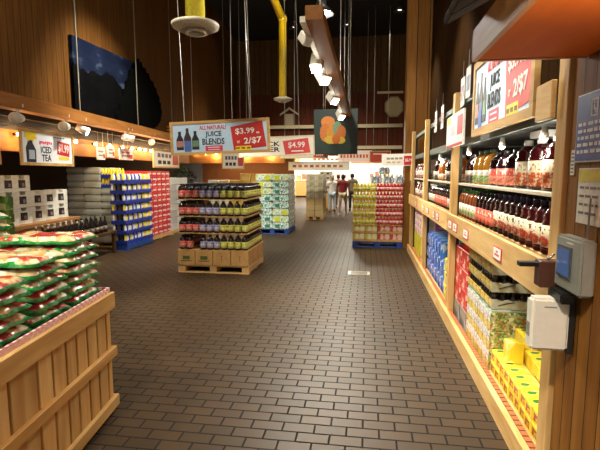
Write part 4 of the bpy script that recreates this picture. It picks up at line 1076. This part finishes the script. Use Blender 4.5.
# signs on the left beam
def tea_design(r, w, h):
    n8 = [(math.cos(k*PI/8)*(.12 if k % 2 else .085)*w, math.sin(k*PI/8)*(.19 if k % 2 else .13)*h) for k in range(16)]
    panel(r, 'yellow_burst', -.33*w, .34*h, 0, 0, YEL, y=-.012, t=.003, pts=n8)
    pts = [(-.08*w, -.36*h), (.08*w, -.36*h), (.085*w, .0), (.03*w, .2*h), (.03*w, .3*h), (-.05*w, .3*h), (-.05*w, .2*h), (-.085*w, .05*h)]
    panel(r, 'picture', -.33*w, -.06*h, 0, 0, flat('#262a34', .5), y=-.008, t=.003, pts=pts)
    panel(r, 'picture', -.32*w, -.2*h, .1*w, .26*h, flat('#aeb8c4', .5), y=-.011, t=.003)
    for k_ in range(7): panel(r, 'print', -.165*w+.035*w*k_, (.16+(.015 if k_ % 2 else 0))*h, w*.028, h*(.11 if k_ in (0, 4) else .07), PINK, y=-.009, t=.002, rot=.2)
    text('ICED', INK, r, -.06*w, -.04*h, w*.2, h*.2); text('TEA', INK, r, -.06*w, -.28*h, w*.18, h*.2)
    for k_ in range(4): panel(r, 'print', .12*w+.06*w*k_, .36*h, w*.045, h*.035, flat('#5a6070', .5), y=-.008, t=.002)
    panel(r, 'price_panel', .29*w, .03*h, w*.26, h*.42, RED, y=-.008, t=.003, rot=.1)
    text('$1.99', WHITE, r, .29*w, .03*h, w*.22, h*.3, y=-.015, rot=.1)
    panel(r, 'yellow_strip', .29*w, -.27*h, w*.22, h*.1, YEL, y=-.011, t=.003)
LR = PI/2+SK
def onleft(s, z, n=.0): return tuple(lw(s, n, z))
sI = -1.75
price_sign('tea_sign', onleft(-2.1, 2.0, .15), LR, 1.42, .55, 'framed iced tea sign on the left above the white boxes', None, tea_design, back=flat('#e6e8ec', .4, var=.04), frame=W_BIN, fw=.045)
price_sign('price_sign', onleft(-3.95, 2.0, .15), LR, 1.4, .55, 'framed white and blue sign cut by the left edge', None, lambda r, w, h: panel(r, 'print', .38*w, -.2*h, w*.15, h*.3, flat('#2a4aa0', .5), y=-.009, t=.003), frame=W_BIN, fw=.045)
def card(r, w, h):
    for k_ in range(2): panel(r, 'print', -.05*w, .15*h-.3*h*k_, w*.6, h*.13, flat('#8a8a80' if k_ else '#c86a6a', .5), y=-.008, t=.003)
    panel(r, 'print', .34*w, -.2*h, w*.22, h*.35, RED, y=-.009, t=.003)
for (s, z, w, h, lb) in [(-.33, 2.0, .33, .26, 'small white price card over the grey cases, nearest to the iced tea sign'), (.1, 2.06, .3, .24, 'small square white price card over the blue packs'), (.85, 2.03, .7, .26, 'wide white price card over the red soda cases')]:
    price_sign('price_sign', onleft(s, z, .14), LR, w, h, lb, None, card, back=flat('#efe6d6', .5), frame=None, wires=((-.1, .3), (.1, .3)))
def big(r, w, h):
    for k_ in range(4): panel(r, 'print', -.3*w+.14*w*k_, .18*h, w*.1, h*.22, flat('#4a5a7a' if k_ % 2 else '#6a4a4a', .5), y=-.008, t=.003)
    for k_ in range(3): panel(r, 'print', -.28*w+.17*w*k_, -.2*h, w*.12, h*.2, INK, y=-.008, t=.003)
    panel(r, 'price_panel', .34*w, -.02*h, w*.24, h*.6, flat('#c84a3a', .5), y=-.009, t=.003)
price_sign('price_sign', onleft(3.5, 2.0, .15), LR, 2.1, .5, 'framed price sign on the far end of the left beam by the grey-white cases', None, big, back=flat('#eae2d2', .5), frame=W_BIN, fw=.04)
# signs on the rack top
def ysign(r, w, h):
    panel(r, 'yellow_corner', -.36*w, .36*h, w*.22, h*.22, YEL, y=-.009, t=.003); panel(r, 'print', -.1*w, .0, w*.25, h*.3, flat('#c4c0c0', .5), y=-.008, t=.003)
    panel(r, 'price_panel', .32*w, .1*h, w*.28, h*.55, flat('#c83a4a', .5), y=-.009, t=.003); panel(r, 'red_strip', 0, -.45*h, w*.95, h*.08, RED, y=-.009, t=.003)
r = price_sign('price_sign', (.855, 4.72, 2.02), -PI/2, .85, .32, 'white price sign with yellow corner on the rack beside the juice sign', None, ysign, back=flat('#efeae2', .5), frame=None)
O('bracket', MB().box(-.35, .35, .012, .022, -.1, .1, W_LIGHTX).mesh('bracket'), r)
for i, (y, z) in enumerate([(4.55, 2.45), (4.79, 2.4), (6.0, 2.3), (6.55, 2.3)]):
    r = O('hanging_card', MB().box(-.09, .09, -.003, .003, -.14, .14, flat('#c8c4bc', .5)).mesh('card'), None, (.93, y, z), (0, 0, -PI/2)); tag(r, f'narrow hanging card at the top of the rack, {od(i)} from the juice sign', 'card', 'hanging cards over the rack')
    O('print', MB().box(-.06, .06, -.005, -.003, -.08, .06, flat(['#4a5a8a', '#8a6a7a', '#b05a6a', '#a85a6a'][i], .5)).mesh('print'), r)
    O('wire', MB().tube((0, 0, .14), (0, 0, .3), .003, WIRE, 6).mesh('wire'), r)
# cables to the left beam
for i, (s, z1) in enumerate([(-1.15, 8.5), (1.45, 8.5), (3.9, 8.5)]):
    r = O('suspension_cable', MB().tube((0, 0, 0), (0, 0, z1-2.72), .012, flat('#8a8478', .4, .4), 6).mesh('cable'), None, lw(s, .2, 2.72)); tag(r, f'thin pale suspension cable on the left beam, {od(i)} from the camera', 'cable', 'cables of the left beam')
for i, (x, y) in enumerate([(-3.6, 11.9), (-4.9, 12.4), (-4.3, 16)]):
    r = O('suspension_cable', MB().tube((0, 0, 0), (0, 0, 5.5), .008, WIRE, 6).mesh('cable'), None, (x, y, 3.0)); tag(r, f'bare hanging wire before the dark wall, {od(i)} of three', 'cable', 'bare wires before the dark wall')

# yellow air ducts with round outlets
YD = flat('#dcb81c', .35); YD2 = flat('#e6d430', .35)
def outlet(r):
    O('diffuser', MB().lathe([(0, -.02), (.13, -.02), (.14, -.08), (.12, -.08), (.1, -.03), (.18, .0), (.2, -.05), (.3, .0), (.31, .04), (.14, .1), (0, .1)], flat('#b8ae98', .5), 24).mesh('diffuser'), r)
r = bpy.data.objects.new('hanging_air_duct', None); COL.objects.link(r); r.location = (-2.24, 5.85, 3.48); tag(r, 'bright yellow air duct with round outlet near the left mural', 'air duct')
O('pipe', MB().tube((0, 0, .08), (0, 0, 4.75), .125, YD2, 18).mesh('pipe'), r); outlet(r)
r = bpy.data.objects.new('hanging_air_duct', None); COL.objects.link(r); r.location = (-2.79, 15, 4.0); tag(r, 'golden yellow air duct with bent top hanging before the barn wall', 'air duct')
O('pipe', MB().tube((0, 0, .08), (0, 0, 2.5), .125, YD, 18).mesh('pipe'), r)
O('elbow', MB().lathe([(0, -.16), (.1, -.13), (.145, -.04), (.145, .04), (.1, .13), (0, .16)], YD, 18).mesh('elbow'), r, (0, 0, 2.55))
O('pipe', MB().tube((0, 0, 2.55), (-.75, -1.6, 4.4), .125, YD, 18).mesh('pipe'), r); outlet(r)

# ------------------------------------------------------------------ far and left background
# wooden soffit at the far left with bulbs and goods under it
struct('trim_9', MB().box(-7.2, -3.1, 17.0, 17.15, 1.98, 2.5, wood('#9a5a26', '#c88646', 'x', 8)).mesh('band'))
struct('trim_10', MB().box(-7.2, -3.1, 17.15, 19.2, 2.4, 2.5, DARK).mesh('soffit'))
struct('wall_alcove_far', MB().box(-7.2, -3.1, 19.2, 19.3, 0, 2.4, flat('#7a4a26', .7)).mesh('alcove_back'))
for i in range(9):
    x = -6.6+.4*i
    r = O('light_bulb', bulb_me, None, (x, 16.96, 2.36), (PI/2, 0, 0), (1.5,)*3); tag(r, f'glowing bulb on the far wood soffit behind the juice pallet, {od(i)} from left', 'light bulb', 'bulbs on the far soffit')
    O('socket', sock_me, r)
for x in (-5.8, -4.6, -3.6): light('bulb', 'POINT', (x, 16.85, 2.25), 12, GOLD, shadow_soft_size=.05)
light('alcove', 'AREA', (-5, 18, 2.35), 45, GOLD, size=2.5, size_y=.3, shape='RECTANGLE')
price_sign('price_sign', (-4.95, 16.4, 2.05), 0, .85, .6, 'small framed price sign hanging behind the juice sign', None, big, back=flat('#efe6d8', .5), frame=W_BIN, fw=.03, wires=((-.3, 6), (.3, 6)))
yc = [pack_me(.42, .4, .26, flat(c, .6), .006) for c in ('#e0c05a', '#e8d080', '#f0ead8', '#d8b04a')]
for c in range(7):
    for t in range(6 if c in (3, 4, 5) else 5):
        m = 2 if c in (0, 1, 6) else (0 if (c+t) % 2 else 1)
        stackbox('carton', yc[m], -6.2+.45*c, 17.9, .002+.262*t, f'{"white" if m == 2 else "yellow"} carton under the far soffit, {tiername(t, 6 if c in (3,4,5) else 5)} of column {ORD[c]} from left', 'carton', 'cartons under the far soffit')
# leafy plant behind the pale cases
r = bpy.data.objects.new('potted_plant', None); COL.objects.link(r); r.location = (-6.1, 14.3, 0); tag(r, 'dark green bushy potted plant behind the pale drink cases', 'plant')
O('pot', MB().lathe([(0, 0), (.2, 0), (.27, .45), (.25, .45), (.2, .4), (0, .4)], flat('#5a3a28', .6), 16).mesh('pot'), r)
O('stem', MB().tube((0, 0, .4), (0, 0, 1.3), .03, flat('#3a2a1a', .7), 8).mesh('stem'), r)
b_ = bmesh.new()
for k in range(420):
    th, ph_ = R.uniform(0, 2*PI), math.acos(R.uniform(-1, 1)); q = R.uniform(.5, 1)
    c = Vector((.55*q*math.sin(ph_)*math.cos(th), .5*q*math.sin(ph_)*math.sin(th), 1.35+.5*q*math.cos(ph_)))
    M = Matrix.Translation(c) @ Matrix.Rotation(R.uniform(0, 6), 4, 'Z') @ Matrix.Rotation(R.uniform(-1, 1), 4, 'X')
    vs = [b_.verts.new(M @ Vector(p)) for p in ((0, 0, 0), (.035, .06, .01), (0, .14, 0), (-.035, .06, .01))]; b_.faces.new(vs)
me = bpy.data.meshes.new('foliage'); b_.to_mesh(me); b_.free(); me.materials.append(flat('#16301a', .5, var=.4)); O('foliage', me, r)
# tall wrapped pallets beyond the water
pallet(-2.05, -1.45, 15.2, 16.4, 'wooden pallet under the cream wrapped packs beyond the water packs')
crm = [pack_me(.285, .29, .2, printed('#d8d0b4', ['#e8e4d0', '#b8ae8c', '#c8c4a8', '#a8a084'], 8, .7), .02), pack_me(.285, .29, .2, flat('#cdb27a', .6), .01)]
for t in range(7):
    for i in range(2):
        for j in range(4):
            if i == 0 and j > 0: continue
            stackbox('goods_pack', crm[1 if t < 3 else 0], -1.9+.3*i, 15.35+.3*j, .132+.205*t, f'{"tan" if t < 3 else "cream"} pack on the pallet beyond the water, {tiername(t, 7)} tier, {"aisle" if i else "left"} side, {od(j)} back', 'pack', 'packs on the pallet beyond the water')
pallet(-1.98, -1.5, 18.9, 19.9, 'wooden pallet under the white cartons near the shoppers')
wc = [pack_me(.23, .24, .19, flat('#e8e2d4', .55), .006), pack_me(.23, .24, .19, flat('#c89a4e', .6), .006)]
dot = MB().box(-.05, .05, -.002, .002, .06, .13, flat('#3a342e', .5)).mesh('print')
for t in range(8):
    for i in range(2):
        for j in range(4):
            if i == 0 and j > 0: continue
            stackbox('carton', wc[1 if t < 3 else 0], -1.86+.24*i, 19.05+.245*j, .132+.193*t, f'{"tan" if t < 3 else "white"} carton near the shoppers, {tiername(t, 8)} tier, {"aisle" if i else "left"} side, {od(j)} back', 'carton', 'cartons near the shoppers', 0, [('print', dot, (0, -.1205, 0))] if j == 0 and t > 2 else [])
# counters and shelves in the bright hall
for i, (x0, x1, z, c, nm) in enumerate([(-7.6, -4.9, 1.3, '#e8dcc0', 'cream'), (-4.7, -2.6, 1.1, '#d8a860', 'tan'), (-2.4, -.2, 1.2, '#ece6da', 'white'), (.1, 2.4, 1.25, '#e4d4b8', 'beige'), (2.6, 5.4, 1.3, '#e8e0d0', 'ivory')]):
    y = 29.6
    r = O('display_counter', MB().box(x0, x1, y, y+.9, .1, z, flat(c, .5), .01).mesh('body'), None, (0, 0, 0)); tag(r, f'{nm} display counter along the back of the bright hall, {od(i)} from left', 'counter', 'counters of the far hall')
    O('plinth', MB().box(x0+.05, x1-.05, y+.06, y+.85, 0, .1, DARK).mesh('plinth'), r)
    O('top', MB().box(x0-.02, x1+.02, y-.03, y+.92, z, z+.05, flat('#f2ece0', .4), .005).mesh('top'), r)
    x = x0+.2; k_ = 0
    while x < x1-.15:
        h = R.uniform(.18, .4); c2 = R.choice(['#f2ead8', '#d8b070', '#c86a4a', '#e8e4da', '#a8b0a0', '#d89a50'])
        o = O('carton', MB().box(-.13, .13, -.1, .1, 0, h, flat(c2, .5), .006).mesh('box'), None, (x, y+.3, z+.052)); tag(o, f'small box on the {nm} counter of the far hall, {od(k_)} from its left end', 'box', 'boxes on the far counters')
        x += R.uniform(.3, .42); k_ += 1
for i, (x, w, c) in enumerate([(-6, 2.4, '#d8a060'), (-2.9, 2.2, '#f0e4cc'), (.2, 2.6, '#c86a48'), (3.4, 2.4, '#ecdcc0')]):
    r = O('wall_board', MB().box(-w/2, w/2, -.03, .03, -.25, .25, flat(c, .5)).mesh('board'), None, (x, 31.95, 2.55)); tag(r, f'{["tan", "cream", "brick red", "beige"][i]} lettered board high on the back wall of the bright hall', 'sign board')
    b = MB()
    for k_ in range(6): b.box(-w*.4+w*.14*k_, -w*.4+w*.14*k_+w*.1, -.04, -.03, -.08, .08, flat('#7a4a2a' if i != 2 else '#f2dcc8', .5))
    O('lettering', b.mesh('lettering'), r)
# floor drain cover
r = O('floor_drain', MB().box(-.17, .17, -.12, .12, 0, .006, flat('#b8ae98', .35, .3)).mesh('plate'), None, (-.1, 7.15, .001)); tag(r, 'small pale metal drain cover in the brick floor', 'drain cover')
b = MB()
for k_ in range(6): b.box(-.13, .13, -.095+.035*k_, -.08+.035*k_, .006, .0075, DARK)
O('grate', b.mesh('grate'), r)

# ------------------------------------------------------------------ shoppers walking away
def skin(verts, edges, root, mat, sub=1):
    names = list(verts); me = bpy.data.meshes.new('figure')
    me.from_pydata([verts[k][0] for k in names], [(names.index(a), names.index(b)) for a, b in edges], [])
    o = bpy.data.objects.new('tmp', me); COL.objects.link(o)
    o.modifiers.new('s', 'SKIN')
    for i, k_ in enumerate(names):
        v = me.skin_vertices[0].data[i]; rr = verts[k_][1]; v.radius = rr if isinstance(rr, tuple) else (rr, rr)
        v.use_root = (k_ == root)
    o.modifiers.new('u', 'SUBSURF').levels = sub
    o.modifiers['s'].use_smooth_shade = True
    dg = bpy.context.evaluated_depsgraph_get(); dg.update()
    out = bpy.data.meshes.new_from_object(o.evaluated_get(dg)); bpy.data.objects.remove(o); bpy.data.meshes.remove(me)
    out.materials.clear(); out.materials.append(mat)
    for p in out.polygons: p.use_smooth = True
    return out
def person(loc, h, rz, label, shirt, pants, hairc, shorts=False, stride=.16, hair_len=.0, shoe='#e4ddd0', w=1.0, sleeves=.5, skinm=None):
    k = h/1.7; sm = skinm or SKIN
    r = {}
    V = lambda x, y, z: (x*k*w, y*k, z*k)
    sw = stride
    J_ = {'pelvis': (V(0, 0, .95), (.15*k*w, .11*k)), 'waist': (V(0, .0, 1.1), (.13*k*w, .1*k)), 'chest': (V(0, .01, 1.3), (.155*k*w, .105*k)), 'uchest': (V(0, 0, 1.4), (.13*k*w, .09*k)),
          'neck': (V(0, .01, 1.48), .052*k), 'skull0': (V(0, .025, 1.555), (.066*k, .075*k)), 'skull1': (V(0, .02, 1.62), (.074*k, .09*k)), 'skull2': (V(0, .01, 1.675), (.06*k, .07*k))}
    E_ = [('pelvis', 'waist'), ('waist', 'chest'), ('chest', 'uchest'), ('uchest', 'neck'), ('neck', 'skull0'), ('skull0', 'skull1'), ('skull1', 'skull2')]
    for s, n in ((-1, 'l'), (1, 'r')):
        st = s*sw
        J_.update({n+'sh': (V(.185*s, 0, 1.385), .058*k), n+'el': (V(.245*s, -.03-.3*st*.4, 1.12), .042*k), n+'wr': (V(.26*s, .07-st*.6, .89), .03*k), n+'pa': (V(.262*s, .085-st*.62, .82), (.018*k, .036*k))})
        E_ += [('uchest', n+'sh'), (n+'sh', n+'el'), (n+'el', n+'wr'), (n+'wr', n+'pa')]
        for f in range(4):
            yy = .085-st*.62+(-.03+.02*f)
            L = (.045, .055, .058, .05)[f]
            J_[f'{n}f{f}a'] = (V(.266*s, yy, .775), .0095*k); J_[f'{n}f{f}b'] = (V(.258*s, yy+.008, .775-L*.55), .0085*k); J_[f'{n}f{f}c'] = (V(.245*s, yy+.012, .775-L), .007*k)
            E_ += [(n+'pa', f'{n}f{f}a'), (f'{n}f{f}a', f'{n}f{f}b'), (f'{n}f{f}b', f'{n}f{f}c')]
        J_[n+'t1'] = (V(.25*s, .125-st*.62, .82), .011*k); J_[n+'t2'] = (V(.24*s, .14-st*.62, .785), .009*k)
        E_ += [(n+'pa', n+'t1'), (n+'t1', n+'t2')]
        lift = .05 if s > 0 else 0
        J_.update({n+'hp': (V(.09*s, 0, .88), .088*k), n+'kn': (V(.1*s, st*.6+.02, .49), .058*k), n+'an': (V(.1*s, st-.01-lift*.6, .085+lift), .037*k), n+'he': (V(.1*s, st-.05-lift*.6, .045+lift*1.4), .03*k), n+'to': (V(.115*s, st+.13, .03), (.04*k, .025*k))})
        E_ += [('pelvis', n+'hp'), (n+'hp', n+'kn'), (n+'kn', n+'an'), (n+'an', n+'he'), (n+'an', n+'to')]
    body = skin(J_, E_, 'pelvis', sm)
    t = bmesh.new(); t.from_mesh(body)
    eye = MB()
    def blob(c, rx, ry, rz_, mi):
        M = Matrix.Translation(V(*c)) @ Matrix.Diagonal((rx*k, ry*k, rz_*k, 1))
        n0 = len(t.faces); bmesh.ops.create_icosphere(t, subdivisions=2, radius=1, matrix=M)
        t.faces.ensure_lookup_table()
        for f in t.faces[n0:]: f.material_index = mi; f.smooth = True
    blob((0, .122, 1.585), .013, .022, .022, 0)
    for s in (-1, 1): blob((.08*s/w, .015, 1.59), .012, .022, .032, 0); blob((.03*s/w, .1, 1.607), .011, .008, .007, 1)
    blob((0, .1, 1.545), .024, .01, .007, 2)
    t.to_mesh(body); t.free(); body.materials.append(flat('#241a16', .3)); body.materials.append(flat('#9a5048', .5))
    o = O('person', body, None, loc, (0, 0, rz)); tag(o, label, 'person')
    g = .016*k
    def grow(names, extra=g): return {n_: (J_[n_][0], tuple(q+extra for q in J_[n_][1]) if isinstance(J_[n_][1], tuple) else J_[n_][1]+extra) for n_ in names}
    lp = lambda a, b, f: tuple(a[i]+(b[i]-a[i])*f for i in range(3))
    T = grow(['pelvis', 'waist', 'chest', 'uchest', 'lsh', 'rsh'], g*1.5); T['pelvis'] = (J_['pelvis'][0], (.17*k*w, .13*k))
    T['hem'] = (V(0, 0, .86), (.175*k*w, .13*k)); TE = [('hem', 'pelvis'), ('pelvis', 'waist'), ('waist', 'chest'), ('chest', 'uchest'), ('uchest', 'lsh'), ('uchest', 'rsh')]
    T['col'] = (V(0, .01, 1.455), .06*k); TE.append(('uchest', 'col'))
    for n in 'lr':
        T[n+'cf'] = (lp(J_[n+'sh'][0], J_[n+'el'][0], .5+sleeves*.4), .062*k); TE.append((n+'sh', n+'cf'))
    O('shirt', skin(T, TE, 'waist', flat(shirt, .8, var=.1, scale=12)), o)
    P_ = grow(['pelvis', 'lhp', 'rhp', 'lkn', 'rkn'], g); P_['pelvis'] = (V(0, 0, .93), (.16*k*w, .12*k)); PE = [('pelvis', 'lhp'), ('pelvis', 'rhp')]
    for n in 'lr':
        if shorts:
            P_[n+'kn'] = (lp(J_[n+'hp'][0], J_[n+'kn'][0], .88), .085*k)
            PE.append((n+'hp', n+'kn'))
        else:
            P_[n+'an'] = (lp(J_[n+'kn'][0], J_[n+'an'][0], .88), .056*k); PE += [(n+'hp', n+'kn'), (n+'kn', n+'an')]
    O('shorts' if shorts else 'trousers', skin(P_, PE, 'pelvis', flat(pants, .8, var=.1, scale=12)), o)
    for s, n in ((-1, 'l'), (1, 'r')):
        F = {'a': (J_[n+'he'][0], .04*k), 'b': (J_[n+'an'][0], .045*k), 'c': (J_[n+'to'][0], (.048*k, .034*k))}
        O('shoe', skin(F, [('a', 'b'), ('b', 'c')], 'b', flat(shoe, .5)), o)
    hb = MB(); hb.lathe([(.001, .1), (.05, .092), (.08, .06), (.092, .02), (.094, -.03-hair_len*.3), (.086, -.07-hair_len), (.07, -.085-hair_len)], flat(hairc, .7, var=.25, scale=40), 16)
    hb.bm.transform(Matrix.Diagonal((k*.98, k*1.16, k*1.05, 1)))
    for v in list(hb.bm.verts):
        if v.co.y > .035*k and v.co.z < .035*k: v.co.z = .035*k; v.co.y = min(v.co.y, .1*k)
    O('hair', hb.mesh('hair'), o, V(0, -.002, 1.625))
    return o
person((-1.38, 18.2, 0), 1.5, 0, 'shopper in white shirt and pale blue trousers walking away down the aisle', '#f0ece6', '#b9c6d2', '#b89a6a', stride=.08, hair_len=.02, shoe='#3a2a24', w=1.08)
person((-.9, 17.35, 0), 1.53, rad(-6), 'shopper in dark red shirt and khaki shorts walking away down the aisle', '#7e1620', '#b8a684', '#17120f', shorts=True, stride=.2, shoe='#e8e4de', w=1.05, skinm=flat('#8a5a40', .55))
person((-.6, 19.0, 0), 1.56, rad(8), 'shopper in olive grey top and black trousers half hidden by the jar pallet', '#77705c', '#1a1818', '#14110f', stride=.1, hair_len=0, shoe='#1a1614', skinm=flat('#8a5a40', .55))
person((-1.28, 20.6, 0), 1.5, rad(10), 'shopper in dull brown top walking between the white and red shirts', '#7a6250', '#4a4440', '#2a1e18', stride=.1, shoe='#2a2420')

# ------------------------------------------------------------------ camera, world, view
cam = bpy.data.cameras.new('camera'); co = bpy.data.objects.new('camera', cam); COL.objects.link(co)
co.location = (0, 0, 1.6); co.rotation_euler = (PI/2-rad(6.5916), 0, rad(8.4133)); cam.sensor_width = 36; cam.lens = 27; cam.clip_start = .05; cam.clip_end = 200
S.camera = co
wd = bpy.data.worlds.new('world'); S.world = wd; wd.use_nodes = True
wd.node_tree.nodes['Background'].inputs[0].default_value = (1, .93, .76, 1); wd.node_tree.nodes['Background'].inputs[1].default_value = .35
S.view_settings.view_transform = 'Standard'; S.view_settings.look = 'None'; S.view_settings.gamma = 1; S.view_settings.use_curve_mapping = False
S.view_settings.exposure = .75
S.cycles.use_denoising = True
S.cycles.max_bounces = 6; S.cycles.sample_clamp_indirect = 4
